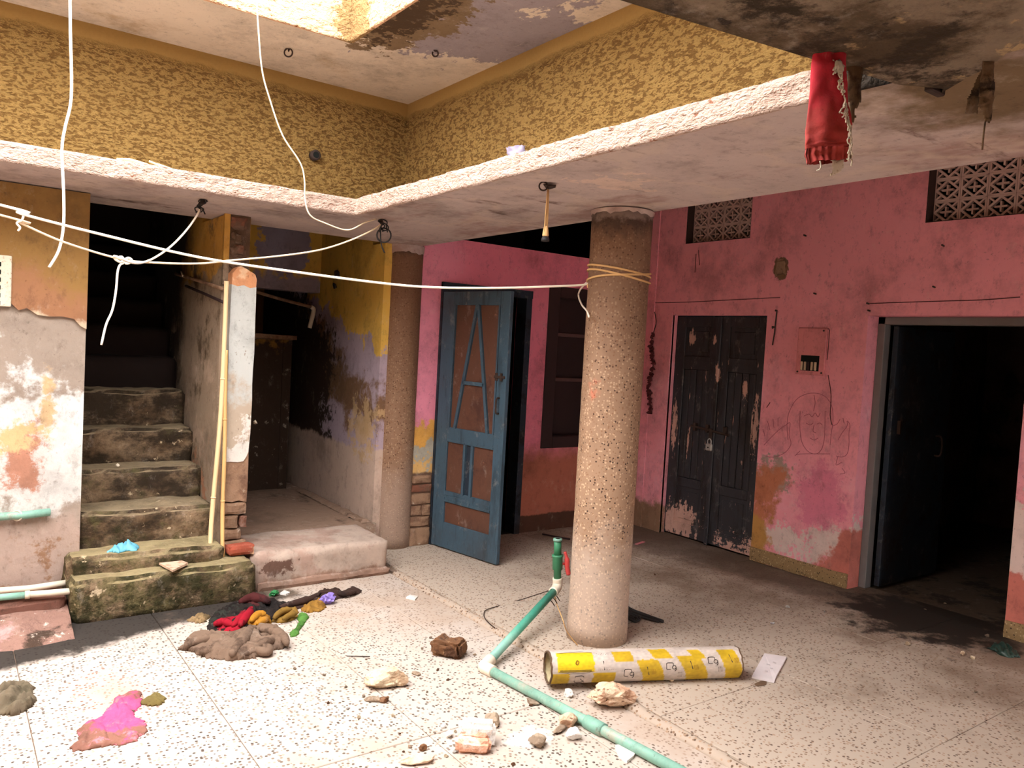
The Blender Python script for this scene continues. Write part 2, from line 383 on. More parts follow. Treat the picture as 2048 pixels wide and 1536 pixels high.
M['pink_door_wall'] = paint('pink_limewash_far', (238, 134, 156), [
    ((232, 146, 170), lambda m: m.mul(m.ss(m.add(m.lin(-1, 0, 0, 3.45), m.nz(2, .2)), -.1, .2), .8)),
    ((182, 108, 88), lambda m: m.ss(m.add(m.min(m.lin(0, 0, -1, .72), m.lin(1, 0, 0, -3.9)), m.nz(4, .12)), -.1, .1)),
    ((226, 168, 84), lambda m: m.ss(m.add(m.min(m.lin(0, 0, -1, 1.0), m.lin(-1, 0, 0, 3.6)), m.nz(7, .12)), -.01, .02)),
    ((178, 172, 158), lambda m: m.ss(m.add(m.min(m.lin(0, 0, -1, .84), m.lin(-1, 0, 0, 3.6)), m.nz(9, .2)), -.01, .02)),
    ((220, 176, 110), lambda m: m.ss(m.add(m.min(m.lin(0, 0, -1, .78), m.lin(-1, 0, 0, 3.6)), m.nz(13, .3, off=(4, 4, 4))), .08, .12)),
    ((110, 84, 68), lambda m: m.ss(m.add(m.min(m.lin(0, 0, -1, .585), m.lin(-1, 0, 0, 3.6)), m.nz(9, .02)), -.01, .01)),
    ((88, 58, 46), lambda m: m.ss(m.add(m.min(m.lin(0, 0, -1, .15), m.lin(1, 0, 0, -3.9)), m.nz(9, .02)), -.01, .01)),
], var=.06, bump=.25)
M['shade_dark'] = plain('shade_dark_plaster', (40, 32, 30), .95, .1)  # near-black colour stands in for the shade of loft and stairwell
M['pier_plaster'] = paint('pier_old_plaster', (158, 144, 132), [
    ((212, 212, 210), lambda m: m.ss(m.add(m.min(m.lin(0, 0, -1, 1.45), m.lin(0, 0, 1, -.5)), m.nz(3.2, .5), m.lin(-.4, 0, 0, .16)), .06, .2)),
    ((214, 212, 208), lambda m: m.ss(m.add(m.min(m.lin(0, 0, -1, 1.12), m.lin(0, 0, 1, -.42)), m.nz(4, .35, off=(2, 2, 9))), .05, .16)),
    ((200, 164, 112), lambda m: m.mul(m.ss(m.add(m.blob((.50, 5.15, 1.13), (.055, .3, .24)), m.nz(12, .9), m.nz(34, .4)), .05, .6), .85)),
    ((186, 134, 112), lambda m: m.ss(m.add(m.blob((.40, 5.15, .84), (.15, .3, .24)), m.nz(9, 1.0), m.nz(30, .5)), .2, .7)),
    ((206, 180, 134), lambda m: m.ss(m.add(m.blob((.35, 5.15, .98), (.16, .3, .12)), m.nz(10, 1.0), m.nz(32, .5)), .15, .7)),
    ((176, 154, 142), lambda m: m.ss(m.add(m.lin(0, 0, -1, .48), m.nz(4, .14)), -.1, .08)),
    ((150, 116, 92), both(specks(9, .55, .66), zline(.42, 4, .1, .08, False))),
], var=.08, bump=.6, bscale=22, bdist=.01)
M['pier_yellow'] = paint('pier_yellow_paint', (150, 116, 68), [
    ((156, 112, 82), lambda m: m.ss(m.add(m.lin(-.35, 0, -1, 2.02), m.nz(4, .14)), -.08, .08)),
    ((200, 180, 154), lambda m: m.ss(m.add(m.lin(0, 0, -1, 1.68), m.nz(10, .05), m.lin(-.15, 0, 0, .05)), -.02, .015)),
], var=.07, bump=.3)
M['stair_side'] = paint('stair_side_plaster', (156, 136, 116), [
    ((200, 152, 74), lambda m: m.ss(m.add(m.lin(0, .1, 1, -2.55), m.nz(3, .2)), -.02, .03)),
    ((92, 76, 58), specks(2.2, .5, .62)),
    ((44, 36, 32), lambda m: m.ss(m.add(m.lin(0, 1, .25, -6.55), m.nz(3, .35)), -.2, .3)),  # deep end of the stairwell darkened in the colour to imitate shade
    ((176, 152, 132), both(specks(3, .55, .63, off=(5, 5, 5)), zline(1.5, 2, .5, .3, False))),
    ((168, 120, 92), both(specks(5, .54, .6, off=(1, 8, 5)), zline(.8, 3, .2, .1, False))),
], var=.1, bump=.6, bscale=18, bdist=.012)
M['pillar_white'] = paint('pillar_whitewash', (186, 188, 184), [
    ((176, 160, 142), lambda m: m.ss(m.add(m.lin(0, 0, -1, 1.28), m.nz(4, .3)), -.05, .1)),
    ((214, 206, 198), lambda m: m.ss(m.add(m.lin(0, 0, -1, 1.02), m.nz(9, .45)), .0, .1)),
    ((140, 124, 110), both(specks(26, .62, .68, st=(1, 1, .6)), specks(4, .48, .56))),
], var=.05, bump=.25)
M['pillar_orange'] = paint('pillar_orange_plaster', (214, 152, 110), [((226, 186, 150), specks(8, .52, .62))], var=.1, bump=.5, bdist=.01)
M['pillar_brown'] = paint('pillar_brown_plaster', (156, 124, 100), [((124, 94, 76), specks(6, .46, .62)), ((180, 160, 140), specks(11, .6, .66, off=(2, 2, 2)))], var=.1, bump=.6, bdist=.012)
M['brick'] = paint('old_brick', (136, 88, 70), [((112, 88, 74), specks(7, .45, .6))], var=.18, bump=.7, bscale=50, bdist=.008, vscale=9)
M['mortar'] = paint('brick_mortar', (104, 82, 66), [], var=.15, bump=.8, bdist=.014)
M['passage'] = paint('passage_yellow', (224, 182, 88), [
    ((176, 158, 170), lambda m: m.ss(m.add(m.lin(0, .32, -1, -.22), m.nz(4, .2, st=(1, 1, .8)), m.nz(16, .05)), -.01, .02)),
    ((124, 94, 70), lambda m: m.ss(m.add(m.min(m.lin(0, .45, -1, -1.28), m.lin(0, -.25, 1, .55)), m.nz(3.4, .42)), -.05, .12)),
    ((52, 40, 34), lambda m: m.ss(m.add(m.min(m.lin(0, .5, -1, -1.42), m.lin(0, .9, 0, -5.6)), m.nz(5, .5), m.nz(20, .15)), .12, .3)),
    ((196, 172, 156), lambda m: m.ss(m.add(m.lin(0, 0, -1, .76), m.nz(6, .06)), -.02, .02)),
    ((196, 164, 122), lambda m: m.mul(m.ss(m.add(m.blob((2.74, 5.75, .92), (.3, .34, .26)), m.nz(9, 1.2), m.nz(30, .5)), .2, .5), .8)),
], var=.07, bump=.3)
M['passage_back'] = paint('passage_back_paint', (214, 172, 84), [
    ((150, 140, 156), lambda m: m.ss(m.add(m.blob((2.42, 6.75, 2.38), (.28, .3, .5)), m.nz(4, .6)), .2, .28)),
    ((150, 136, 146), lambda m: m.ss(m.add(m.lin(0, 0, -1, 2.14), m.nz(5, .14)), -.02, .04)),
], var=.08)
M['passage_deep'] = paint('passage_deep_plaster', (150, 112, 52), [
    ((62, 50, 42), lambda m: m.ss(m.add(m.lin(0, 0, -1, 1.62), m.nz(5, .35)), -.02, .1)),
    ((150, 138, 126), both(specks(8, .6, .66), zline(1.6, 3, .2, .1, False))),
], var=.15)
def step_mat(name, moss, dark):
    upface = lambda m: m.ss(m.add(m.up(), m.nz(6, .35)), .55, 1.1)  # paler tone on upward faces
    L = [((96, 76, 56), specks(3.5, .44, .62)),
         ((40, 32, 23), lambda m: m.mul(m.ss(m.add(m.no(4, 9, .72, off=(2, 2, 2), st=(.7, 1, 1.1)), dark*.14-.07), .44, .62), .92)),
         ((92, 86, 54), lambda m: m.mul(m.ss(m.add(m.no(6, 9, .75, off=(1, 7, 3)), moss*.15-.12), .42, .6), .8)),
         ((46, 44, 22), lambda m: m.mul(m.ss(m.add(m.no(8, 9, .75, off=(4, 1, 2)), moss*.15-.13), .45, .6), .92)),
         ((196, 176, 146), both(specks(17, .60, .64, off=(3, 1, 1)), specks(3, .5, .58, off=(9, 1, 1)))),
         ((170, 154, 116) if moss > .5 else (158, 140, 112), lambda m: m.mul(upface(m), .8))]
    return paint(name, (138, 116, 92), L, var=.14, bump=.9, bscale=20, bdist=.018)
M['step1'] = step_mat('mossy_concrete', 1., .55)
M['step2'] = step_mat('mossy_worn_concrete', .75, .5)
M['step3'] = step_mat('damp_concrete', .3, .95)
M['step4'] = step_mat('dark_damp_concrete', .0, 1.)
M['curbstone'] = paint('passage_kerb', (188, 168, 154), [
    ((178, 150, 136), specks(3, .5, .62)),
    ((150, 120, 104), lambda m: m.ss(m.add(m.lin(0, 0, -1, .05), m.nz(7, .07)), -.01, .03)),
    ((112, 84, 72), lambda m: m.ss(m.add(m.blob((1.8, 4.93, .12), (.16, .3, .07)), m.nz(14, .8)), .2, .4)),
], var=.06, bump=.4)
M['passage_floor'] = paint('passage_floor', (150, 124, 106), [((196, 180, 164), both(specks(9, .55, .64), specks(2, .5, .6))), ((92, 72, 60), specks(2.4, .55, .66, off=(4, 4, 4)))], var=.12)
M['apron'] = paint('apron_concrete', (150, 116, 104), [((190, 150, 146), specks(3, .52, .62)), ((74, 58, 48), specks(4, .52, .62, off=(3, 3, 3))), ((206, 190, 176), specks(9, .6, .66))], var=.14, bump=.8, bdist=.014)
M['plinth'] = paint('plinth_red_plaster', (124, 86, 74), [((70, 52, 44), specks(3, .5, .62))], var=.14, bump=.5)
M['baseboard'] = terrazzo('terrazzo_skirting', (150, 122, 84), [(176, 150, 112), (104, 80, 56), (70, 54, 40)], 80)
M['skirt_dark'] = plain('dark_skirting', (96, 66, 54), .9)
M['blue'] = paint('blue_door_paint', (62, 86, 102), [((44, 62, 74), specks(3, .5, .66, st=(3, 3, .5))), ((30, 46, 58), specks(14, .63, .7, st=(2, 2, .4))), ((190, 190, 186), both(specks(24, .69, .72, st=(1.4, 1.4, .6)), specks(3, .5, .6, off=(3, 3, 3))))], var=.1, bump=.2, rough=.55, spec=.4)
M['blue_dark'] = paint('door_frame_paint', (40, 50, 62), [((26, 26, 30), specks(5, .5, .64))], var=.1, rough=.6)
M['brown_panel'] = paint('brown_hardboard', (98, 64, 50), [((76, 48, 40), specks(2.5, .5, .66)), ((150, 104, 76), specks(12, .66, .72))], var=.1, bump=.15, rough=.6, spec=.35)
def peel(name, base, extra=()):
    return paint(name, base, [((32, 28, 28), specks(3, .5, .68, st=(2, 2, .5)))]+list(extra), var=.12, bump=.25, rough=.55, spec=.4)
WOOD = (204, 162, 148)
M['black_door'] = peel('black_door_paint', (50, 50, 56), [
    (WOOD, lambda m: m.ss(m.add(m.blob((5.47, 4.80, .13), (.4, .34, .24)), m.nz(11, .7, st=(1, 1.8, .5)), m.nz(34, .4)), .38, .44)),
    (WOOD, lambda m: m.ss(m.add(m.min(m.lin(0, 0, -1, .2), m.lin(0, -1, 0, 4.45)), m.nz(11, .26, st=(1, .6, 1.3)), m.nz(34, .2)), .12, .15)),
    (WOOD, lambda m: m.mul(m.ss(m.no(9, 6, .7, st=(1, 2.6, .45), off=(1, 3, 2)), .645, .66), m.ss(m.add(m.lin(0, 0, -1, 1.75), m.nz(2, .2)), -.1, .1))),
    (WOOD, lambda m: m.ss(m.add(m.max(m.blob((5.47, 4.78, 1.80), (.3, .07, .09)), m.blob((5.47, 4.52, 1.8), (.3, .03, .07)), m.blob((5.47, 4.45, 1.5), (.3, .04, .12)), m.blob((5.47, 4.17, 1.38), (.3, .035, .13)), m.blob((5.47, 4.04, 1.1), (.3, .045, .36)), m.blob((5.47, 4.92, 1.0), (.3, .05, .34)), m.blob((5.47, 4.75, .88), (.3, .02, .18))), m.nz(22, 1.1, st=(1, 1.8, .5))), .42, .48)),
])
M['grey_frame'] = plain('grey_door_frame', (116, 112, 110), .7)
M['dark_wood'] = plain('dark_window_wood', (52, 34, 34), .7, .3)
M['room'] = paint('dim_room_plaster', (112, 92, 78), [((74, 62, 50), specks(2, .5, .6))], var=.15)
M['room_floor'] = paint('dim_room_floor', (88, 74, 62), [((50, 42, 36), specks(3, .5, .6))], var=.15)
M['jali'] = plain('jali_concrete', (206, 176, 166), .9)
M['niche_dark'] = plain('vent_reveal', (58, 42, 38), .95)
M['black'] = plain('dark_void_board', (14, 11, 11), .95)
M['steel'] = plain('steel', (196, 194, 188), .4, .5, .05, metal=.6)
M['iron'] = plain('rusty_iron', (60, 46, 40), .8, .3, .2)
M['wire_black'] = plain('black_wire', (36, 32, 32), .6)
M['rope'] = plain('white_plastic_rope', (250, 240, 224), .6, .3, .05)
M['cable'] = plain('cream_cable', (238, 216, 184), .6, .3, .06)
M['cord'] = plain('tan_cord', (214, 172, 118), .7)
M['wood_pole'] = plain('pale_bamboo', (222, 178, 118), .6, .3, .14, 6, st=(1, 1, .1))
M['wood_pole2'] = plain('bleached_bamboo', (236, 206, 160), .6, .3, .14, 6, st=(1, 1, .1))
M['ppr'] = paint('green_ppr_pipe', (70, 158, 134), [((150, 190, 176), lambda m: m.mul(m.ss(m.add(m.lin(-1, 0, 0, 2.62), m.nz(9, .2)), -.15, .2), .7))], var=.08, bump=.05, rough=.5, spec=.4, grime=.5)
M['ppr_light'] = paint('pale_green_pipe', (136, 184, 166), [((168, 172, 156), specks(7, .5, .66))], var=.08, bump=.05, rough=.5, spec=.4, grime=.8)
M['ppr_dark'] = plain('dark_green_pipe', (64, 134, 98), .5, .4, .08)
M['pvc'] = plain('cream_pipe', (226, 214, 194), .5, .4, .06)
M['red_plastic'] = plain('red_plastic', (206, 72, 70), .45, .5, .06)
M['green_hole'] = plain('pipe_bore', (16, 20, 18), .9)

# ------------------------------------------------------------------ the setting
SZ = lambda y: 2.497-.0225*y          # underside of the lintel-level canopy slab falls gently towards the stairs
XW, XE, YW, YN = -2.3, 5.4, -1.7, 9.0
HU = 3.46

# courtyard floor: terrazzo panels with open joints on a dark bed
fl = struct('floor', Geo().box(XW, 2.66, YW, 5.2, -.12, -.028), M['joint'])
xs = [XW, -1.74, -1.05, -.36, .325, 1.017, 1.70, 2.30, 2.62]; ys = [YW, -.82, .08, .98, 1.88, 2.78, 3.60, 4.30, 5.15]
G = .0018
for i in range(len(xs)-1):
    for j in range(len(ys)-1):
        zt = -.02+random.uniform(-.0015, .0015)
        Geo().bev(xs[i]+G, xs[i+1]-G, ys[j]+G, ys[j+1]-G, -.06, zt, .003).obj('floor_panel', M['floor_yard'], fl)
# verandah floor, a little higher, with a rounded kerb
vf = struct('floor_verandah', Geo().box(2.64, 5.9, YW, 5.6, -.12, -.012), M['joint'])
vxs = [2.68, 3.62, 4.56, 5.44]; vys = [YW, -.86, -.05, .76, 1.57, 2.38, 3.17, 3.95, 4.75, 5.48]
for i in range(3):
    for j in range(len(vys)-1):
        Geo().bev(vxs[i]+G*.6, vxs[i+1]-G*.6, vys[j]+G*.6, vys[j+1]-G*.6, -.05, random.uniform(-.001, .001), .002).obj('floor_panel', M['floor_verandah'], vf)
Geo().rough(2.615, 2.69, YW, 4.92, -.06, .006, .03, .006, 9, 2, .018).obj('kerb', M['curb'], vf, True)
Geo().box(5.44, 5.62, 2.06, 3.1, -.05, .0).obj('threshold', M['floor_verandah'], vf)

# lintel-level canopy slab running round the court
cl = bpy.data.objects.new('ceiling_canopy', None); COL.objects.link(cl); cl['kind'] = 'structure'
cl['label'] = 'low projecting concrete canopy slab round the courtyard with grey underside'; cl['category'] = 'canopy'
def slabquad(q, th, name, mat, dz=0.):
    lo = [(x, y, SZ(max(y, -.5))+dz) for x, y in q]; hi = [(x, y, SZ(max(y, -.5))+th) for x, y in q]
    return Geo().hexa(lo, hi).obj(name, mat, cl)
FE = lambda x: 4.60-.02*abs(x-1.0)
slabquad([(XW, 4.60), (2.075, 4.575), (3.02, 5.50), (XW, 5.50)], .095, 'slab', M['soffit'])
slabquad([(2.075, 4.575), (2.235, 1.25), (3.33, 1.25), (3.02, 5.50)], .095, 'slab', M['soffit'])
slabquad([(2.235, 1.25), (2.235, YW), (3.50, YW), (3.33, 1.25)], .095, 'slab', M['soffit'])
slabquad([(XW, 1.60), (XW, YW), (2.235, YW), (2.235, 1.25)], .095, 'slab', M['soffit_dark'])
# sagging mouldy plaster coat with a broken edge
py = [(-.4, 1.56), (0.6, 1.475), (1.40, 1.362), (1.9, 1.29), (2.225, 1.238), (2.345, 1.17), (2.375, 1.19), (2.30, 1.08), (2.27, 1.02), (2.14, .88), (2.02, .6), (1.86, .1), (1.8, YW), (-.4, YW)]
g = Geo(); n = len(py)
lo = [(x, y, SZ(max(y, -.5))-.016) for x, y in py]; hi = [(x, y, SZ(max(y, -.5))+.002) for x, y in py]
g.add(lo+hi, [tuple(range(n)), tuple(range(2*n-1, n-1, -1))]+[(i, i+n, (i+1) % n+n, (i+1) % n) for i in range(n)])
g.obj('loose_plaster', M['soffit_dark'], cl)
# rough-cast edge faces of the canopy, slightly proud and uneven
def edge_strip(p0, p1, h, out, res, seed, name, mat, par, z0f=None, zb=0.):
    p0, p1, o = Vector(p0), Vector(p1), Vector(out); L = (p1-p0).length; nx = max(2, int(L/res)); nz = max(2, int(h/.016)); vs = []; fs = []
    for i in range(nx+1):
        p = p0+(p1-p0)*i/nx
        zb0 = z0f(p.y) if z0f else p.z
        wob = .006*mn.noise(Vector((p.x*5, p.y*5, seed)))
        for k in range(nz+1):
            q = Vector((p.x, p.y, zb0+zb+h*k/nz+(wob if k else wob*1.5)))
            vs.append(q+o*(.016+.010*mn.noise(q*26+Vector((seed, 0, 0)))+.007*mn.noise(q*60)))
    nv = len(vs)
    for i in range(nx+1):
        p = p0+(p1-p0)*i/nx; zb0 = z0f(p.y) if z0f else p.z
        vs += [Vector((p.x, p.y, zb0+zb+.002))-o*.004, Vector((p.x, p.y, zb0+zb+h-.002))-o*.004]
    for i in range(nx):
        for k in range(nz):
            a = i*(nz+1)+k; fs.append((a, a+nz+1, a+nz+2, a+1))
        b = nv+2*i; fs += [(i*(nz+1), b, b+2, (i+1)*(nz+1)), (i*(nz+1)+nz, (i+1)*(nz+1)+nz, b+3, b+1)]
    return Geo().add(vs, fs).obj(name, mat, par, True)
edge_strip((XW, 4.60, 0), (2.06, 4.575, 0), .10, (0, -1, 0), .02, 1, 'edge_face', M['edge'], cl, SZ, -.004)
edge_strip((2.072, 4.565, 0), (2.220, 1.40, 0), .10, (-1, 0, 0), .02, 2, 'edge_face', M['edge'], cl, SZ, -.004)
edge_strip((2.220, 1.40, 0), (2.232, 1.25, 0), .10, (-1, 0, 0), .02, 3, 'edge_face', M['edge_stain_shade'], cl, SZ, -.004)

# rough-cast yellow walls standing on the canopy, set back from its edge
yw = struct('wall_upper', Geo().box(XW, 2.90, 5.54, 5.72, 2.44, HU).box(2.90, 3.08, 1.0, 5.72, 2.5, HU).box(2.90, 3.08, YW, 1.0, 2.5, HU).box(XW, 2.90, .70, .88, 2.53, HU), M['yellow_x'])
yw['label'] = 'yellow roughcast wall band above the low canopy'
# upper slab with an opening over the court, and its rough-cast upstand
up = struct('ceiling_upper', Geo().box(XW, 2.04, 4.68, 5.72, HU, HU+.14).box(2.04, 5.62, YW, 5.72, HU, HU+.14).box(XW, 2.04, YW, 1.30, HU, HU+.14).box(XW-.2, 5.62, 5.72, YN+.2, HU, HU+.14), M['soffit_up'])
edge_strip((XW, 4.68, HU), (2.03, 4.68, HU), .34, (0, -1, 0), .03, 4, 'edge_face', M['edge_up'], up, None, -.003)
edge_strip((2.04, 4.67, HU), (2.04, 1.30, HU), .34, (-1, 0, 0), .03, 5, 'edge_face', M['edge_up'], up, None, -.003)
struct('wall_outer', Geo().box(XW-.2, XW, YW-.2, YN+.2, -.12, HU).box(XW, 4.1, YW-.2, YW, -.12, HU).box(5.1, 5.62, YW-.2, YW, -.12, HU).box(4.1, 5.1, YW-.2, YW, 2.05, HU), paint('outer_wall_paint', (210, 180, 150)))  # unseen wall; doorway-sized gap added to let sky light the verandah
struct('floor_outside_added', Geo().box(XW-2, 9, YW-6, YW-.2, -.2, -.06), M['apron'])  # unseen ground added outside the gap, blocks sky light from below

# ---- right wall, pink, with double door, doorway, two ventilators, switch recess
T = .2
def wall_holes(axis, c0, c1, u0, u1, z0, z1, holes):
    """wall slab along y (axis X) or x (axis Y) with rectangular openings"""
    us = sorted(set([u0, u1]+[h[0] for h in holes]+[h[1] for h in holes])); zs = sorted(set([z0, z1]+[h[2] for h in holes]+[h[3] for h in holes]))
    ids = {}; vs = []; fs = []
    def V(i, k, s):
        if (i, k, s) not in ids:
            ids[(i, k, s)] = len(vs); w = c1 if s else c0
            vs.append((w, us[i], zs[k]) if axis == 'X' else (us[i], w, zs[k]))
        return ids[(i, k, s)]
    nu, nz = len(us)-1, len(zs)-1
    def solid(i, k):
        if i < 0 or k < 0 or i >= nu or k >= nz: return False
        u, z = (us[i]+us[i+1])/2, (zs[k]+zs[k+1])/2
        return not any(h[0] < u < h[1] and h[2] < z < h[3] for h in holes)
    for i in range(nu):
        for k in range(nz):
            if not solid(i, k): continue
            fs += [(V(i,k,0), V(i+1,k,0), V(i+1,k+1,0), V(i,k+1,0)), (V(i,k,1), V(i,k+1,1), V(i+1,k+1,1), V(i+1,k,1))]
            if not solid(i-1, k): fs.append((V(i,k,0), V(i,k+1,0), V(i,k+1,1), V(i,k,1)))
            if not solid(i+1, k): fs.append((V(i+1,k,0), V(i+1,k,1), V(i+1,k+1,1), V(i+1,k+1,0)))
            if not solid(i, k-1): fs.append((V(i,k,0), V(i,k,1), V(i+1,k,1), V(i+1,k,0)))
            if not solid(i, k+1): fs.append((V(i,k+1,0), V(i+1,k+1,0), V(i+1,k+1,1), V(i,k+1,1)))
    return Geo().add(vs, fs)
wr = struct('wall_right', wall_holes('X', XE, XE+T, YW, 5.46, -.05, HU, [(3.957, 4.965, -.05, 2.0), (2.05, 3.10, -.05, 2.0), (4.18, 4.88, 2.64, 3.12), (1.70, 2.747, 2.63, 3.12)]), M['pink'])
# plaster reveal steps and cracks on the pink wall
Geo().box(XE-.012, XE+.02, 4.965, 5.02, 0, 2.03).box(XE-.010, XE+.02, 5.20, 5.46, 0, HU-.002).obj('plaster_pilaster', M['pink'], wr)
bb = Geo(); bb.rough(XE-.022, XE+.02, 3.10, 3.955, 0, .115, .03, .003, 8, 3, .006); b1 = bb.obj('baseboard_right', M['baseboard'], None, False, 'structure')
Geo().rough(XE-.022, XE+.02, YW+.02, 2.05, 0, .115, .04, .003, 8, 4, .006).obj('baseboard_near', M['baseboard'], None, False, 'structure')
# dark room behind the doorway
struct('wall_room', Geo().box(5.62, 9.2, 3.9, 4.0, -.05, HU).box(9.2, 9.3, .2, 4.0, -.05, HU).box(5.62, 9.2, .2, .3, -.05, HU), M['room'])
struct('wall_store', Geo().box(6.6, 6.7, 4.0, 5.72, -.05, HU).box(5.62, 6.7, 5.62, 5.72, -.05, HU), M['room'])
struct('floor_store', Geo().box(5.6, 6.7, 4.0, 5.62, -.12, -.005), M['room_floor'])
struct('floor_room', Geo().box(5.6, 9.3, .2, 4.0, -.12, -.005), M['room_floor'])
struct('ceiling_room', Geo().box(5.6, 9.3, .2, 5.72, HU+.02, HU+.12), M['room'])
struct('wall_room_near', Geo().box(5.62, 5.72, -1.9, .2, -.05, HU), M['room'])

# ---- wall with the blue door
YB = 5.46
wb = struct('wall_back', wall_holes('Y', YB, YB+.2, 3.0, 5.62, -.05, 2.475, [(3.27, 4.13, -.05, 2.10), (4.335, 5.10, .745, 2.19)]), M['pink_door_wall'])
# broken plaster foot beside the door: bricks showing
for k, (x0, x1, z0, z1) in enumerate([(3.05, 3.232, .0, .145), (3.05, 3.225, .155, .235), (3.05, 3.15, .242, .325), (3.156, 3.228, .242, .33), (3.05, 3.222, .333, .42), (3.05, 3.235, .43, .495), (3.05, 3.22, .503, .565)]):
    Geo().rough(x0, x1, YB-.022+.004*(k % 3), YB+.02, z0, z1, .024, .005, 11, k, .005).obj('brick', M['brick'] if k == 5 else M['pillar_brown'], wb)
# loft over that wall, its darkness painted into the colour
struct('wall_loft', Geo().box(3.0, 5.62, 7.6, 7.7, 2.4, HU).box(2.98, 3.08, 5.66, 7.6, 2.475, HU).box(5.62, 5.72, 5.46, 7.6, 2.4, HU).box(3.0, 5.62, 5.66, 7.6, 2.40, 2.475), M['shade_dark'])
struct('ceiling_loft', Geo().box(3.08, 5.62, 5.46, 7.6, HU-.05, HU-.006), M['shade_dark'])
struct('wall_backroom', Geo().box(3.0, 5.62, 7.4, 7.5, -.05, 2.4).box(3.0, 3.06, 5.66, 7.4, -.05, 2.4).box(5.56, 5.62, 5.66, 7.4, -.05, 2.4), M['room'])
struct('floor_backroom', Geo().box(3.0, 5.62, 5.5, 7.5, -.1, -.004), M['room_floor'])

# ---- stair pier on the left
YP = 5.15
wp = struct('wall_left', Geo().box(XW, .685, YP, YP+.35, -.05, SZ(YP)).box(.45, .685, YP+.35, 5.72, -.05, SZ(5.6)).box(.45, .685, 5.72, YN, -.05, HU), M['pier_plaster'])
poly = [(XW, 2.374), (.685, 2.374), (.685, 1.60), (.655, 1.615), (.62, 1.655), (.56, 1.665), (.50, 1.66), (.44, 1.665), (.39, 1.70), (.35, 1.685), (.30, 1.735), (.26, 1.745), (.2, 1.73), (XW, 1.75)]
Geo().prism(poly, 'Y', YP-.022, YP+.001).obj('plaster_coat', M['pier_yellow'], wp)
struct('wall_plinth', Geo().rough(XW, .60, 4.87, YP+.01, -.05, .135, .04, .006, 6, 8, .02), M['plinth'])
# rubble apron against the plinth
g = Geo(); nx, ny = 70, 9; vs = []; fs = []
for i in range(nx+1):
    for j in range(ny+1):
        x = XW+(.60-XW)*i/nx; y = 4.56+.34*j/ny+.05*mn.noise(Vector((x*4, 1, 0))); t = j/ny
        vs.append((x, y, -.022+.09*t**1.4+.03*t*(1-t)*4*(.5+mn.noise(Vector((x*7, y*9, 3))))+.008*mn.noise(Vector((x*25, y*25, 0)))))
for i in range(nx):
    for j in range(ny):
        a = i*(ny+1)+j; fs.append((a, a+ny+1, a+ny+2, a+1))
n = len(vs); vs += [(XW, 4.56, -.1), (.6, 4.56, -.1), (.6, 4.9, -.1), (XW, 4.9, -.1)]
g.add(vs, fs); struct('floor_apron', g, M['apron'], True)

# ---- staircase
st = bpy.data.objects.new('staircase', None); COL.objects.link(st); st.location = (1.05, 4.8, 0); st['kind'] = 'structure'
st['label'] = 'worn mossy concrete staircase climbing into the dark beside the yellow pier'; st['category'] = 'staircase'
steps = [(.605, 1.625, 4.80, 5.3, -.05, .212, 'step1'), (.60, 1.46, 4.935, 5.5, .1, .308, 'step2'), (.66, 1.46, 5.18, 5.8, .1, .513, 'step3'), (.67, 1.46, 5.50, 6.1, .1, .715, 'step3'), (.67, 1.46, 5.76, 6.4, .1, .942, 'step4'), (.67, 1.46, 6.0, 6.6, .3, 1.185, 'step4'), (.67, 1.46, 6.26, 6.9, .5, 1.41, 'shade_dark'), (.67, 1.46, 6.52, 7.1, .7, 1.63, 'shade_dark'), (.67, 1.46, 6.78, 7.4, .9, 1.85, 'shade_dark'), (.67, 1.46, 7.04, 7.6, 1.1, 2.07, 'shade_dark'), (.67, 1.46, 7.3, 7.9, 1.3, 2.29, 'shade_dark')]  # upper steps take the near-black colour that imitates stairwell shade
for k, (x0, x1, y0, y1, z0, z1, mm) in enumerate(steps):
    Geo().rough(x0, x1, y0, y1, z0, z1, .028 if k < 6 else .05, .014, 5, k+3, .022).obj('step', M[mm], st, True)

# ---- wall between stairs and passage, ending in a broken pillar
ws = struct('wall_stair', Geo().box(1.455, 1.625, 5.20, 5.72, -.05, SZ(5.6)).box(1.455, 1.625, 5.72, YN, -.05, HU).box(1.47, 1.60, 5.14, 5.21, .2, 1.95).box(1.455, 1.49, 5.185, 5.21, 1.93, SZ(5.2)), M['stair_side'])
# face coats of the pillar
_rj = random.Random(3)
def jag(pts, a): return [(x+_rj.uniform(-a, a), z+_rj.uniform(-a, a)) for x, z in pts]
Geo().prism([(1.486, .80), (1.52, .80), (1.565, .795), (1.60, .80), (1.618, .83), (1.630, .86)]+jag([(1.640, 1.0+.1*k) for k in range(10)], .003)+[(1.640, 1.925), (1.600, 1.915), (1.56, 1.93), (1.52, 1.92), (1.484, 1.93)]+jag([(1.480, 1.8-.1*k) for k in range(10)], .003), 'Y', 5.085, 5.145).obj('whitewashed_coat', M['pillar_white'], ws)
Geo().prism([(1.486, 1.92), (1.638, 1.91), (1.643, 1.97), (1.632, 2.005), (1.60, 2.022), (1.575, 2.035), (1.54, 2.05), (1.52, 2.042), (1.505, 2.02), (1.489, 2.0)], 'Y', 5.090, 5.2).obj('orange_coat', M['pillar_orange'], ws)
Geo().prism([(1.49, .545), (1.54, .535), (1.58, .545), (1.632, .53), (1.636, .62), (1.634, .86), (1.60, .82), (1.485, .82), (1.488, .66)], 'Y', 5.092, 5.15).obj('brown_coat', M['pillar_brown'], ws)
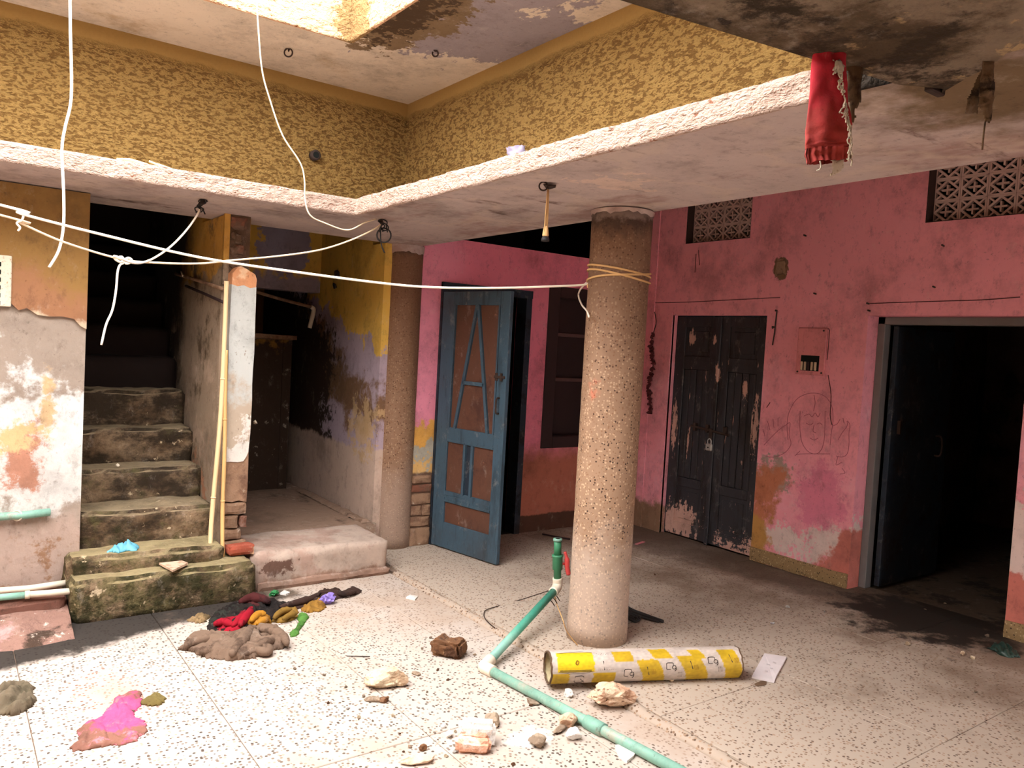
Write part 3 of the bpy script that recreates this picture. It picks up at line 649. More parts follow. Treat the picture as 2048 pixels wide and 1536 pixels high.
for k, (x0, x1, z0, z1) in enumerate([(1.492, 1.634, .452, .532), (1.496, 1.588, .363, .447), (1.594, 1.640, .36, .445), (1.494, 1.612, .288, .357), (1.488, 1.645, .205, .283)]):
    Geo().rough(x0, x1, 5.090+.006*(k % 2), 5.16, z0, z1, .022, .006, 11, k+20, .006).obj('brick', M['pillar_brown'] if k != 2 else M['brick'], ws)
for k, (x0, x1, z0, z1) in enumerate([(1.50, 1.585, 2.035, 2.11), (1.49, 1.60, 2.115, 2.195), (1.495, 1.575, 2.20, 2.28), (1.49, 1.60, 2.285, 2.372)]):
    Geo().rough(x0, x1, 5.15+.015*(k % 2), 5.23, z0, z1, .025, .01, 9, k+30, .014).obj('brick', M['brick'] if k % 2 else M['mortar'], ws)
Geo().box(1.49, 1.62, 5.19, 5.24, 2.0, 2.38).obj('mortar_bed', M['mortar'], ws)

# ---- passage
kb = struct('floor_passage', Geo().rough(1.635, 2.60, 4.93, 5.46, -.05, .226, .03, .008, 5, 5, .016), M['curbstone'], True)
Geo().rough(1.63, 2.76, 5.45, 8.3, -.05, .215, .06, .006, 4, 6, .01).obj('inner_floor', M['passage_floor'], kb)
Geo().rough(1.66, 2.62, 4.905, 4.97, -.03, .035, .03, .006, 7, 7, .012).obj('kerb_foot', M['curbstone'], kb)
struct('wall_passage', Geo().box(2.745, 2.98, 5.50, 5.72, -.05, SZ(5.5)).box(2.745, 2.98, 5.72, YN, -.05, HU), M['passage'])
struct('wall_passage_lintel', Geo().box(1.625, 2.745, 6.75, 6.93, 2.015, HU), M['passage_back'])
struct('wall_passage_end', Geo().box(1.625, 2.745, 8.25, 8.4, -.05, HU).box(1.625, 2.60, 7.0, 7.06, .2, 1.58).box(2.52, 2.60, 6.99, 7.07, .2, 1.58), M['passage_deep'])
Geo().rough(1.63, 2.62, 6.90, 7.12, 1.58, 1.63, .05, .008, 6, 9, .01).obj('shelf_ledge', M['pillar_brown'], bpy.data.objects['wall_passage_end'])
struct('ceiling_passage', Geo().box(XW, 3.08, 5.72, YN, 3.2, 3.3), M['shade_dark'])
struct('wall_stairwell_added', Geo().box(.64, 1.47, 7.45, 7.55, 1.2, HU).add([(.66,5.72,3.0),(1.48,5.72,3.0),(1.48,7.5,3.2),(.66,7.5,3.2)],[(0,1,2,3)]), M['shade_dark'])  # back wall and sloping soffit added to keep the stairs dark
struct('wall_north', Geo().box(XW, 3.1, YN, YN+.1, -.05, HU), M['shade_dark'])
Geo().rough(2.62, 2.75, 5.47, 6.9, .2, .235, .04, .012, 6, 11, .02).obj('floor_edge_rubble', M['passage_floor'], kb)

# ------------------------------------------------------------------ columns
def column(cx, cy, r, top, label, ring):
    t = thing('column', label, 'column', (cx, cy, 0), 'round columns of the verandah')
    prof = [(r*(1+.012*mn.noise(Vector((cx, k*.7, 1)))+(.02 if k < 2 else 0)), top*k/26) for k in range(27)]
    Geo().lathe(prof, (cx, cy, 0), 44).obj('shaft', M['column'], t, True)
    g = Geo(); n = 44; vs = []; fs = []
    for z, o in ((top-ring, .004), (top-.01, .008)):
        for j in range(n):
            a = 2*math.pi*j/n; q = Vector((math.cos(a)*3, math.sin(a)*3, cx))
            dz = .022*mn.noise(q*2) if z < top-.02 else 0
            vs.append((cx+(r+o)*math.cos(a), cy+(r+o)*math.sin(a), z+dz))
    fs = [(j, (j+1) % n, n+(j+1) % n, n+j) for j in range(n)]
    g.add(vs, fs).obj('top_collar', M['soffit'], t, True)
    return t
col1 = column(3.08, 3.26, .170, SZ(3.26)+.005, 'thick terrazzo column in the middle with cord wound round it', .035)
col2 = column(2.945, 5.56, .150, SZ(5.5)+.01, 'terrazzo column beside the blue door at the passage mouth', .07)

# ------------------------------------------------------------------ blue door
d1 = thing('door_1', 'blue panelled wooden door standing open, with brown panels and a latch', 'door', (3.27, 5.44, 0), kind='structure')
Geo().box(3.235, 3.285, YB-.03, YB+.12, 0, 2.10).obj('frame_jamb', M['blue_dark'], d1)
Geo().box(4.08, 4.14, YB-.02, YB+.12, 0, 2.10).obj('frame_jamb', M['blue_dark'], d1)
Geo().box(3.235, 4.14, YB-.028, YB+.12, 2.055, 2.12).obj('frame_head', M['blue_dark'], d1)
_A = Vector((3.25, 5.42, 0)); _D = (Vector((3.385, 4.665, 0))-_A).normalized(); _N = Vector((-_D.y, _D.x, 0))
if _N.x > 0: _N = -_N
def leafbox(s0, s1, z0, z1, t0, t1, b=.003):
    g = Geo(); g.bev(s0, s1, t0, t1, z0, z1, b); g.v = [tuple(_A+_D*x+_N*y+Vector((0, 0, z))) for x, y, z in g.v]; return g
def leafbar(p, q, w, t0, t1):
    p, q = Vector(p), Vector(q); d = (q-p).normalized(); n = Vector((-d.y, d.x))*w/2; g = Geo()
    c = [p-n, q-n, q+n, p+n]
    g.hexa([(a.x, t0, a.y) for a in c], [(a.x, t1, a.y) for a in c]); g.v = [tuple(_A+_D*x+_N*y+Vector((0, 0, z))) for x, y, z in g.v]; return g
g = leafbox(.0, .135, .012, 2.04, -.02, .018)
for a in [(.648, .745, .012, 2.04), (.135, .648, 1.935, 2.04), (.135, .648, .858, .974), (.135, .648, .378, .468), (.135, .648, .012, .216)]:
    k = leafbox(a[0], a[1], a[2], a[3], -.0195, .0175); g.add(k.v, k.f)
leaf = g.obj('leaf', M['blue'], d1)
for a in [(.13, .66, .97, 1.94), (.13, .34, .46, .86), (.42, .66, .46, .86), (.34, .42, .46, .86), (.13, .66, .21, .385)]:
    leafbox(*a, -.008, .004, .001).obj('panel', M['brown_panel'] if a[0] != .34 else M['blue_dark'], leaf)
for p, q, w in [((.395, 1.94), (.209, .97), .026), ((.408, 1.94), (.575, .97), .026), ((.272, 1.335), (.515, 1.335), .028), ((.338, .86), (.338, .46), .024), ((.423, .86), (.423, .46), .024), ((.150, 1.94), (.143, .97), .016), ((.135, .425), (.648, .425), .018), ((.135, .392), (.648, .392), .014), ((.640, 1.94), (.640, .97), .014), ((.135, .866), (.648, .866), .014)]:
    leafbar(p, q, w, .0, .022).obj('glazing_bar', M['blue'], leaf)
g = leafbox(.625, .735, 1.395, 1.415, .018, .03); k = leafbox(.63, .66, 1.375, 1.435, .017, .024); g.add(k.v, k.f); k = leafbox(.69, .71, 1.375, 1.435, .017, .034); g.add(k.v, k.f)
g.obj('latch', M['iron'], leaf)
hp = [_A+_D*.685+_N*o+Vector((0, 0, z)) for o, z in ((.015, 1.25), (.045, 1.245), (.05, 1.2), (.045, 1.14), (.015, 1.135))]
Geo().tube(smooth_pts(hp, 4), .007, 8).obj('handle', M['iron'], leaf, True)

# ------------------------------------------------------------------ shelved window in the wall by the blue door
w1 = thing('window_1', 'dark wooden window with horizontal bars half hidden behind the column', 'window', (4.7, YB, .745), kind='structure')
g = Geo()
for a in [(4.335, 4.46, .745, 2.19), (4.98, 5.10, .745, 2.19), (4.46, 4.98, 2.09, 2.19), (4.46, 4.98, .745, .85)]: g.bev(a[0], a[1], YB-.012, YB+.10, a[2], a[3], .006)
g.obj('window_frame', M['dark_wood'], w1)
for z in (1.36, 1.765): Geo().bev(4.46, 4.98, YB+.02, YB+.07, z-.016, z+.016, .004).obj('bar', plain('window_bar_wood', (92, 66, 64), .8), w1)
Geo().box(4.34, 5.09, YB+.17, YB+.19, .75, 2.18).obj('shutter', M['dark_wood'], w1)

# ------------------------------------------------------------------ black double door
d2 = thing('door_2', 'closed black double door with peeling paint and a padlock', 'door', (5.47, 4.46, 0), kind='structure')
def dleaf(y0, y1):
    X0 = 5.455
    g = Geo()
    for a in [(y0, y0+.10, .012, 1.99), (y1-.10, y1, .012, 1.99), (y0+.1, y1-.1, 1.90, 1.99), (y0+.1, y1-.1, 1.52, 1.64), (y0+.1, y1-.1, .46, .54), (y0+.1, y1-.1, .012, .13)]: g.bev(X0, X0+.04, a[0], a[1], a[2], a[3], .004)
    lf = g.obj('leaf', M['black_door'], d2)
    Geo().bev(X0+.014, X0+.03, y0+.095, y1-.095, 1.635, 1.905, .002).bev(X0+.006, X0+.03, y0+.135, y1-.135, 1.675, 1.865, .006).obj('top_panel', M['black_door'], lf)
    Geo().bev(X0+.014, X0+.03, y0+.095, y1-.095, .125, .465, .002).bev(X0+.006, X0+.03, y0+.135, y1-.135, .165, .425, .006).obj('bottom_panel', M['black_door'], lf)
    Geo().box(X0+.026, X0+.036, y0+.05, y1-.05, .05, 1.95).obj('back_board', M['black_door'], lf)
    n = 4; w = (y1-y0-.2)/n
    for k in range(n): Geo().bev(X0+.010+.002*(k % 2), X0+.03, y0+.1+k*w+.003, y0+.1+(k+1)*w-.003, .54, 1.52, .006).obj('plank', M['black_door'], lf)
    for yy in (y0+.09, y1-.11): Geo().bev(X0-.008, X0+.01, yy, yy+.02, .54, 1.52, .005).obj('bead', M['black_door'], lf)
    return lf
lfa = dleaf(4.462, 4.955); lfb = dleaf(3.968, 4.458)
Geo().bev(5.435, 5.455, 4.44, 4.48, .0, 1.99, .006).obj('meeting_bead', M['black_door'], lfa)
Geo().box(5.46, 5.58, 4.955, 4.965, 0, 2.0).box(5.46, 5.58, 3.957, 3.968, 0, 2.0).box(5.46, 5.58, 3.957, 4.965, 1.99, 2.0).obj('frame', M['blue_dark'], d2)
g = Geo().tube([(5.43, 4.70, 1.02), (5.43, 4.28, .985)], .010, 8)
for y in (4.66, 4.52, 4.33): g.bev(5.422, 5.456, y-.014, y+.014, .98, 1.05, .004)
g.obj('sliding_bolt', M['iron'], d2)
Geo().bev(5.42, 5.436, 4.455, 4.49, .90, 1.02, .004).obj('hasp', M['iron'], d2)
t = thing('padlock', 'small steel padlock hanging from the bolt of the black double door', 'padlock', (5.42, 4.472, .84))
Geo().bev(5.406, 5.434, 4.440, 4.506, .825, .888, .008).obj('body', M['steel'], t)
Geo().tube(smooth_pts([(5.42, 4.455, .88), (5.42, 4.455, .915), (5.42, 4.473, .932), (5.42, 4.491, .915), (5.42, 4.491, .88)], 4), .005, 8).obj('shackle', M['steel'], t, True)
Geo().lathe([(.007, 0), (.007, .004)], (0, 0, 0), 12).obj('keyhole', M['green_hole'], t)
bpy.data.objects['keyhole'].matrix_basis = Matrix.Translation((5.4085, 4.473, .855)) @ Matrix.Rotation(-math.pi/2, 4, 'Y')

# ------------------------------------------------------------------ open doorway on the right
d3 = thing('door_3', 'grey framed doorway opening into the dark room on the right', 'doorway', (5.58, 2.58, 0), kind='structure')
Geo().bev(5.54, 5.62, 3.045, 3.10, 0, 2.0, .004).obj('frame_jamb', M['grey_frame'], d3)
Geo().bev(5.54, 5.62, 2.05, 2.105, 0, 2.0, .004).obj('frame_jamb', M['grey_frame'], d3)
Geo().bev(5.54, 5.62, 2.05, 3.10, 1.945, 2.0, .004).obj('frame_head', M['grey_frame'], d3)
lf = Geo().bev(5.62, 6.48, 2.985, 3.025, .02, 1.94, .004).obj('leaf', M['blue_dark'], d3)
Geo().tube(smooth_pts([(6.3, 2.985, 1.12), (6.3, 2.94, 1.11), (6.3, 2.94, .98), (6.3, 2.985, .97)], 4), .008, 8).obj('handle', M['iron'], lf, True)
Geo().bev(5.70, 5.72, 2.96, 2.985, 1.15, 1.25, .003).obj('latch', M['iron'], lf)

# ------------------------------------------------------------------ pierced ventilators
def jali_mesh(w, h):
    g = Geo(); t = .032; f = .011
    def bar(p, q, wd):
        p, q = Vector(p), Vector(q); d = (q-p).normalized(); n = Vector((-d.y, d.x))*wd/2; c = [p-n, q-n, q+n, p+n]
        g.hexa([(-t/2, a.x, a.y) for a in c], [(t/2, a.x, a.y) for a in c])
    a, b = w/2, h/2
    bar((-a, -b+f/2), (a, -b+f/2), f); bar((-a, b-f/2), (a, b-f/2), f); bar((-a+f/2, -b), (-a+f/2, b), f); bar((a-f/2, -b), (a-f/2, b), f)
    k = .86
    for p, q in [((0, b*k), (a*k, 0)), ((a*k, 0), (0, -b*k)), ((0, -b*k), (-a*k, 0)), ((-a*k, 0), (0, b*k))]: bar(p, q, .014)
    bar((-a*.45, 0), (a*.45, 0), .011); bar((0, -b*.45), (0, b*.45), .011)
    for sx in (-1, 1):
        for sy in (-1, 1): bar((sx*a*.98, sy*b*.98), (sx*a*.42, sy*b*.42), .011)
    me = bpy.data.meshes.new('jali_block'); me.from_pydata(g.v, [], g.f); me.materials.append(M['jali']); return me
JM = jali_mesh(.170, .1465)
def vent(name, label, y1, z0, ny, nz, ymin):
    t = thing(name, label, 'ventilator', (5.5, y1-.172*ny/2, z0), kind='structure')
    for i in range(ny):
        for k in range(nz):
            o = bpy.data.objects.new('jali_block', JM); COL.objects.link(o); o.location = (5.505, y1-.172*(i+.5), z0+.1475*(k+.5)); setpar(o, t)
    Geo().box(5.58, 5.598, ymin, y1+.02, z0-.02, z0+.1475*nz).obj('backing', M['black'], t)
    return t
v1 = vent('window_2', 'small pierced concrete ventilator above the black double door', 4.878, 2.645, 4, 3, 4.18)
v2 = vent('window_3', 'wide pierced concrete ventilator above the dark doorway', 2.745, 2.635, 6, 3, 1.70)
for v, a, b, z in ((v1, 4.18, 4.88, 2.64), (v2, 1.70, 2.747, 2.63)):
    Geo().box(5.405, 5.60, a, b, z-.004, z+.006).box(5.405, 5.60, b-.008, b+.004, z, 3.12).box(5.405, 5.60, a-.004, a+.006, z, 3.12).obj('reveal', M['niche_dark'], v)

# ------------------------------------------------------------------ fittings and marks on the pink wall
t = thing('switch_board', 'pink painted electric switch board with dark fuse slots on the pink wall', 'switch board', (XE, 3.53, 1.72))
Geo().bev(XE-.012, XE+.0, 3.41, 3.655, 1.545, 1.905, .004).obj('cover_plate', M['pink_niche'], t)
Geo().bev(XE-.013, XE-.008, 3.455, 3.615, 1.575, 1.695, .002).obj('fuse_bay', M['green_hole'], t)
for k in range(5): Geo().bev(XE-.024, XE-.008, 3.475+k*.029, 3.492+k*.029, 1.58, 1.645, .003).obj('fuse', plain('fuse_ivory', (206, 180, 150), .6) if k != 2 else M['dark_wood'], t)
for y, z in ((3.43, 1.565), (3.635, 1.565), (3.435, 1.885)): Geo().lathe([(.007, 0), (.007, .006)], (0, 0, 0), 8).obj('screw', M['iron'], t).matrix_basis = Matrix.Translation((XE-.012, y, z)) @ Matrix.Rotation(-math.pi/2, 4, 'Y')
def stroke(pts, r=.002, n=5): return Geo().tube(pts, r, 5)
g = Geo()
for P in [
    [(5.398,3.682,1.024),(5.398,3.701,1.14),(5.398,3.691,1.24),(5.398,3.637,1.343),(5.398,3.562,1.392),(5.398,3.486,1.41),(5.398,3.414,1.401),(5.398,3.361,1.367),(5.398,3.328,1.314),(5.398,3.312,1.222),(5.398,3.319,1.108),(5.398,3.321,1.033)],
    [(5.398,3.595,1.261),(5.398,3.583,1.114),(5.398,3.557,1.02),(5.398,3.505,0.962),(5.398,3.439,0.948),(5.398,3.392,0.985),(5.398,3.373,1.064),(5.398,3.375,1.177),(5.398,3.383,1.282)],
    [(5.398,3.485,1.395),(5.398,3.471,1.335),(5.398,3.479,1.273)], [(5.398,3.557,1.226),(5.398,3.515,1.246),(5.398,3.488,1.226),(5.398,3.465,1.259),(5.398,3.438,1.231),(5.398,3.423,1.263)], [(5.398,3.535,1.174),(5.398,3.5,1.163),(5.398,3.476,1.181)], [(5.398,3.442,1.177),(5.398,3.417,1.188),(5.398,3.399,1.174)],
    [(5.398,3.466,1.167),(5.398,3.471,1.12),(5.398,3.444,1.108)], [(5.398,3.492,1.064),(5.398,3.457,1.053),(5.398,3.424,1.072)],
    [(5.398,3.899,0.955),(5.398,3.826,1.037),(5.398,3.762,1.101),(5.398,3.71,1.139),(5.398,3.675,1.159),(5.398,3.676,1.064),(5.398,3.653,0.996),(5.398,3.701,0.922),(5.398,3.798,0.872),(5.398,3.883,0.868)],
    [(5.398,3.853,1.082),(5.398,3.883,1.151)], [(5.398,3.817,1.102),(5.398,3.833,1.173)], [(5.398,3.782,1.123),(5.398,3.787,1.186)], [(5.398,3.896,1.028),(5.398,3.92,1.082)],
    [(5.398,3.26,1.078),(5.398,3.233,1.134),(5.398,3.197,1.19),(5.398,3.2,1.227),(5.398,3.175,1.2),(5.398,3.178,1.141),(5.398,3.171,1.053),(5.398,3.181,0.985),(5.398,3.218,0.958),(5.398,3.266,0.958)],
    [(5.398,3.317,1.176),(5.398,3.278,1.196),(5.398,3.257,1.235)], [(5.398,3.223,1.209),(5.398,3.234,1.245)], [(5.398,3.569,0.953),(5.398,3.61,0.908),(5.398,3.567,0.929),(5.398,3.316,0.966)],
    [(5.398,3.25,0.96),(5.398,3.261,0.891),(5.398,3.215,0.921)], [(5.398,3.212,0.877),(5.398,3.185,0.844),(5.398,3.224,0.83)],
]: k = stroke(smooth_pts(P, 4)); g.add(k.v, k.f)
g.obj('wall_drawing', plain('faded_crayon', (172, 92, 108), .9), wr)
g = Geo()
for P in [[(5.397,3.656,1.903),(5.397,3.539,1.901),(5.397,3.4,1.899)], [(5.397,3.396,1.895),(5.397,3.395,1.779),(5.397,3.398,1.666)], [(5.397,3.38,1.554),(5.397,3.343,1.406),(5.397,3.339,1.257),(5.397,3.317,1.184)], [(5.397,3.871,1.302),(5.397,3.9,1.259)], [(5.397,5.266,2.115),(5.397,4.777,2.118),(5.397,4.443,2.127),(5.397,3.848,2.143)], [(5.397,3.093,2.087),(5.397,2.669,2.096),(5.397,2.353,2.101),(5.397,2.122,2.116)], [(5.397,4.744,2.542),(5.397,4.742,2.378)], [(5.397,4.719,2.575),(5.397,4.696,2.442)]]:
    k = stroke(smooth_pts(P, 3), .003); g.add(k.v, k.f)
g.obj('plaster_crack', plain('crack_dark', (84, 40, 44), .95), wr)
for q in [(5.4,3.102,2.084),(5.4,3.09,2.033),(5.4,3.533,2.164),(5.4,2.608,2.464),(5.4,3.656,2.614),(5.4,2.645,2.19)]:
    Geo().tube([q, (q[0]-.03, q[1], q[2]+.004)], .006, 6).obj('nail', M['iron'], wr)
Geo().rough(XE-.01, XE+.01, 3.80, 3.92, 2.30, 2.46, .03, .012, 12, 3, .02).obj('patched_hole', M['pillar_brown'], wr)
# dried garland by the double door, and a latch chain on its other side
t = thing('garland', 'dried dark flower garland hanging on the pink wall left of the black door', 'garland', (XE-.02, 5.18, 2.03))
rd = random.Random(4); cp = []
for k in range(60):
    z = 2.03-.94*k/59; cp.append((XE-.018, 5.183+.012*mn.noise(Vector((z*8, 0, 0)))-.02*math.sin(k*.25), z))
Geo().tube(cp, .004, 5).obj('string', M['iron'], t)
for k, q in enumerate(cp):
    if k > 12 and mn.noise(Vector((k*.33, 3, 0))) > -.15:
        Geo().hull((q[0], q[1]+rd.uniform(-.012, .012), q[2]-.015), (.018, rd.uniform(.022, .044), rd.uniform(.02, .034)), 10, k).obj('dried_flower', plain('dried_petal', (84, 34, 38), .95) if k < 20 or 'dried_petal' not in bpy.data.materials else bpy.data.materials['dried_petal'], t)
t = thing('door_hook', 'thin iron hook on a nail to the right of the black double door', 'hook', (XE-.01, 3.87, 2.04))
Geo().tube([(5.388,3.861,2.043),(5.388,3.867,1.943),(5.388,3.869,1.863),(5.388,3.88,1.763)], .005, 6).obj('rod', M['iron'], t)
Geo().hull((XE-.015, 3.868, 2.03), (.012, .012, .014), 10, 5).obj('nail_head', M['iron'], t)
Geo().hull((XE-.012, 3.885, 1.89), (.01, .018, .016), 10, 6).obj('catch', M['iron'], t)

# ------------------------------------------------------------------ clotheslines and hanging cables
def line(name, label, cat, pts, r, mat, n=5, extra=(), group=None):
    t = thing(name, label, cat, tuple(pts[len(pts)//2]), group)
    Geo().tube(smooth_pts(pts, n), r, 8).obj('strand', mat, t, True)
    for nm, p, rr, mm in extra: Geo().tube(smooth_pts(p, 5), rr, 7).obj(nm, mm, t, True)
    return t
CX, CY, CR = 3.08, 3.26, .170
def wrap(zl, zr, r, bulge=0.):
    out = []
    for k in range(33):
        a = 2*math.pi*k/32; x, y = math.cos(a), math.sin(a); u = x*.727-y*.687
        out.append((CX+(CR+r*.9)*x, CY+(CR+r*.9)*y, zl+(zr-zl)*(u+1)/2+bulge*math.cos(a*2)))
    return out
_wz = [(2.96,3.373,2.117),(3.21,3.137,2.062),(2.962,3.372,2.089),(3.212,3.136,2.031),(2.96,3.373,2.03),(3.209,3.138,2.084)]
line('clothesline', 'long white clothesline from the left edge tied round the middle column', 'rope',
     [(-2.29, 4.5, 2.37), (-1.2, 4.42, 2.345)] + [(0.212,4.296,2.148),(0.288,4.271,2.118),(0.601,4.166,2.056),(1.019,4.026,1.985),(1.466,3.876,1.95),(1.899,3.731,1.927),(2.152,3.646,1.929),(2.468,3.541,1.952),(2.742,3.449,1.982),(2.926,3.387,2.005),(2.963,3.375,2.019)], .0064, M['rope'], 6,
     [('tail', [(3.026,3.473,2.028),(3.261,3.796,2.016),(3.314,3.869,1.984),(3.134,3.622,1.91),(2.926,3.336,1.858),(2.844,3.223,1.82)], .0055, M['rope'])])
t = thing('binding_cord', 'tan cord wound several times round the middle column', 'cord', (CX, CY, 2.02))
for k in range(3): Geo().tube(wrap(_wz[2*k][2], _wz[2*k+1][2], .006, .004*k), .006, 7, False).obj('turn', M['cord'], t, True)
Geo().hull((2.95, 3.36, 1.985), (.014, .014, .018), 12, 4).obj('knot', M['cord'], t)
_kn = []
for k in range(26):
    a = k/25*4*math.pi; _kn.append((.885+.055*math.sin(a*.5)*1., 4.425+.012*math.cos(a), 2.145+.014*math.sin(a)+.01*math.cos(a*.5)))
line('cable_line', 'thinner white cable sagging from the left edge to the corner hook under the canopy', 'cable',
     [(-2.29, 4.42, 2.37), (-1.2, 4.38, 2.33)] + [(0.215,4.352,2.109),(0.295,4.361,2.084),(0.483,4.384,2.018),(0.742,4.415,1.967),(0.924,4.437,1.97),(1.13,4.462,1.99),(1.294,4.482,2.025),(1.586,4.517,2.085),(1.839,4.548,2.151),(2.039,4.572,2.234),(2.197,4.591,2.32),(2.264,4.599,2.371)], .0052, M['cable'], 6,
     [('tie_knot', [(0.284,4.339,2.131),(0.304,4.341,2.125),(0.301,4.341,2.097),(0.281,4.339,2.08),(0.294,4.34,2.061),(0.286,4.339,2.044)], .005, M['rope'])])
line('knotted_cable', 'white cable knotted over the sagging cable with a loose end hanging before the stairs', 'cable',
     [(1.219,4.839,2.353),(1.191,4.805,2.293),(1.122,4.725,2.197),(1.019,4.604,2.086),(0.906,4.472,1.998),(0.815,4.365,1.954),(0.742,4.28,1.949),(0.7,4.231,1.959)] + [(0.704,4.42,1.98),(0.713,4.42,1.961),(0.746,4.42,1.95)] + [(0.732,4.42,1.938),(0.722,4.42,1.899),(0.718,4.42,1.811),(0.704,4.42,1.709),(0.677,4.42,1.631),(0.659,4.42,1.53)], .0056, M['rope'], 5,
     [('knot', [(0.698,4.415,1.977),(0.731,4.415,1.953),(0.767,4.415,1.977),(0.786,4.415,1.964),(0.759,4.415,1.948),(0.739,4.415,1.979),(0.708,4.415,1.965)], .006, M['rope'])])
line('hanging_cable', 'thick white cable dangling from the upper slab on the far left', 'cable',
     [(0.492,4.62,3.61)] + [(0.485,4.5,3.299),(0.493,4.5,3.062),(0.504,4.5,2.824),(0.502,4.5,2.702),(0.482,4.5,2.589),(0.471,4.5,2.477),(0.483,4.5,2.284),(0.487,4.5,2.113),(0.47,4.5,1.988),(0.43,4.5,1.898)], .0068, M['rope'], 6)
line('hanging_cable', 'thin white cable trailing from the upper slab edge down to the corner hook', 'cable',
     [(1.432,4.64,3.524)] + [(1.418,4.54,3.329),(1.447,4.54,3.115),(1.499,4.54,2.96),(1.579,4.54,2.779),(1.69,4.54,2.642),(1.721,4.54,2.546)] + [(1.725,4.53,2.435)] + [(1.758,4.524,2.345),(1.859,4.539,2.313),(2.015,4.562,2.294),(2.138,4.58,2.358),(2.218,4.592,2.392)], .0044, M['cable'], 6)

# ------------------------------------------------------------------ hooks
def ring(c, r, axis='Y', tube=.005, a0=0., a1=6.283, n=20):
    out = []
    for k in range(n+1):
        a = a0+(a1-a0)*k/n; x, z = r*math.cos(a), r*math.sin(a)
        out.append((c[0]+x*.8, c[1]-x*.6, c[2]+z) if axis == 'Y' else (c[0]+x, c[1]+z, c[2]))
    return out
t = thing('ceiling_ring', 'small iron ring set in the upper slab left of its broken corner', 'ring', (1.776, 5.059, HU))
Geo().tube(ring((1.776, 5.059, HU-.026), .026), .005, 7).obj('ring', M['iron'], t, True)
Geo().hull((1.776, 5.059, HU-.012), (.012, .012, .012), 10, 2, lift=False).obj('anchor', M['iron'], t)
t = thing('ceiling_hook', 'small iron hook in the upper slab beside the peeling patch', 'hook', (2.478, 4.403, HU))
Geo().tube(ring((2.478, 4.403, HU-.022), .018, a0=2.6, a1=7.6)+[(2.47, 4.41, HU)], .005, 7).obj('hook', M['iron'], t, True)
Geo().hull((2.478, 4.403, HU-.006), (.01, .01, .01), 10, 3, lift=False).obj('anchor', M['iron'], t)
def fan_hook(label, c, seed, loops=3):
    t = thing('canopy_hook', label, 'hook', c); rd = random.Random(seed)
    Geo().hull((c[0], c[1], c[2]-.02), (.022, .018, .022), 12, seed, lift=False).obj('anchor', M['iron'], t)
    for k in range(loops):
        p = [(c[0]+rd.uniform(-.03, .035), c[1]+rd.uniform(-.03, .03), c[2]-.01-.02*_-rd.uniform(0, .015)) for _ in range(4)]
        Geo().tube(smooth_pts([c]+p, 4), .004, 6).obj('wire_end', M['wire_black'], t, True)
    return t
fan_hook('rusty hook with black wire ends under the canopy above the stairs', [(1.213,4.809,2.389)][0], 3, 4)
h2 = fan_hook('hook with looped black wires under the canopy corner above the terrazzo column', [(2.25,4.566,2.394)][0], 8, 4)
_c = [(2.25,4.566,2.394)][0]
Geo().tube(ring((_c[0]+.015, _c[1], _c[2]-.10), .045), .005, 7).obj('loop', M['wire_black'], h2, True)
Geo().tube(smooth_pts([_c, (_c[0]-.01, _c[1], _c[2]-.08), (_c[0]+.0, _c[1], _c[2]-.16), (_c[0]+.02, _c[1]-.01, _c[2]-.21)], 5), .0045, 6).obj('tail', M['wire_black'], h2, True)
_c = [(2.349,3.012,2.429)][0]
t = thing('pendant_holder', 'bare lamp holder hanging on twin wires under the canopy by the middle column', 'lamp holder', tuple(_c))
Geo().hull((_c[0]+.01, _c[1], _c[2]-.012), (.05, .035, .018), 14, 9, lift=False).obj('junction', M['iron'], t)
Geo().tube(ring((_c[0]-.03, _c[1], _c[2]-.02), .02), .004, 6).obj('hook', M['iron'], t, True)
for o in (-.007, .0, .007): Geo().tube([(_c[0]+o*.4, _c[1], _c[2]-.03), (_c[0]+o, _c[1], _c[2]-.14), (_c[0]+o*1.6, _c[1]+o*.5, _c[2]-.235)], .0032, 6).obj('wire', M['cord'], t, True)
Geo().lathe([(.009, 0), (.013, -.02), (.016, -.045), (.013, -.05)], (_c[0], _c[1], _c[2]-.205), 16).obj('socket', M['cord'], t, True)
Geo().lathe([(.014, 0), (.02, -.012), (.02, -.022), (.012, -.024)], (_c[0], _c[1], _c[2]-.255), 16).obj('shade_ring', M['wire_black'], t, True)

# ------------------------------------------------------------------ red sleeve and rag hanging from the canopy
def sheet(poly, P0, P1, nrm, h, fs, seed, res, thin, edge=.03, wave=1.):
    """crumpled sheet inside a vertical outline: plane through P0, P1 (plan), bulging along nrm"""
    u = Vector((P1[0]-P0[0], P1[1]-P0[1], 0)).normalized(); o = Vector((P0[0], P0[1], 0)); n = Vector(nrm).normalized()
    pl = [((Vector(p)-o).dot(u), p[2]) for p in poly]
    g = Geo().cloth(pl, 0, h, fs, seed, res, edge, thin, wave, .008); g.v = [tuple(o+u*a+Vector((0, 0, b))+n*c) for a, b, c in g.v]; return g
_rows = [([(1.854,1.274,2.503),(1.919,1.227,2.508)]), ([(1.854,1.274,2.458),(1.925,1.223,2.433)]), ([(1.853,1.275,2.393),(1.93,1.219,2.392)]), ([(1.853,1.275,2.328),(1.938,1.214,2.333)]), ([(1.851,1.277,2.262),(1.947,1.207,2.275)]), ([(1.85,1.277,2.219),(1.953,1.203,2.23)]), ([(1.854,1.274,2.206),(1.949,1.205,2.215)])]
_cuff = [([(1.854,1.274,2.206),(1.949,1.205,2.215)]), ([(1.854,1.275,2.19),(1.951,1.204,2.201)]), ([(1.858,1.271,2.168),(1.95,1.205,2.183)])]
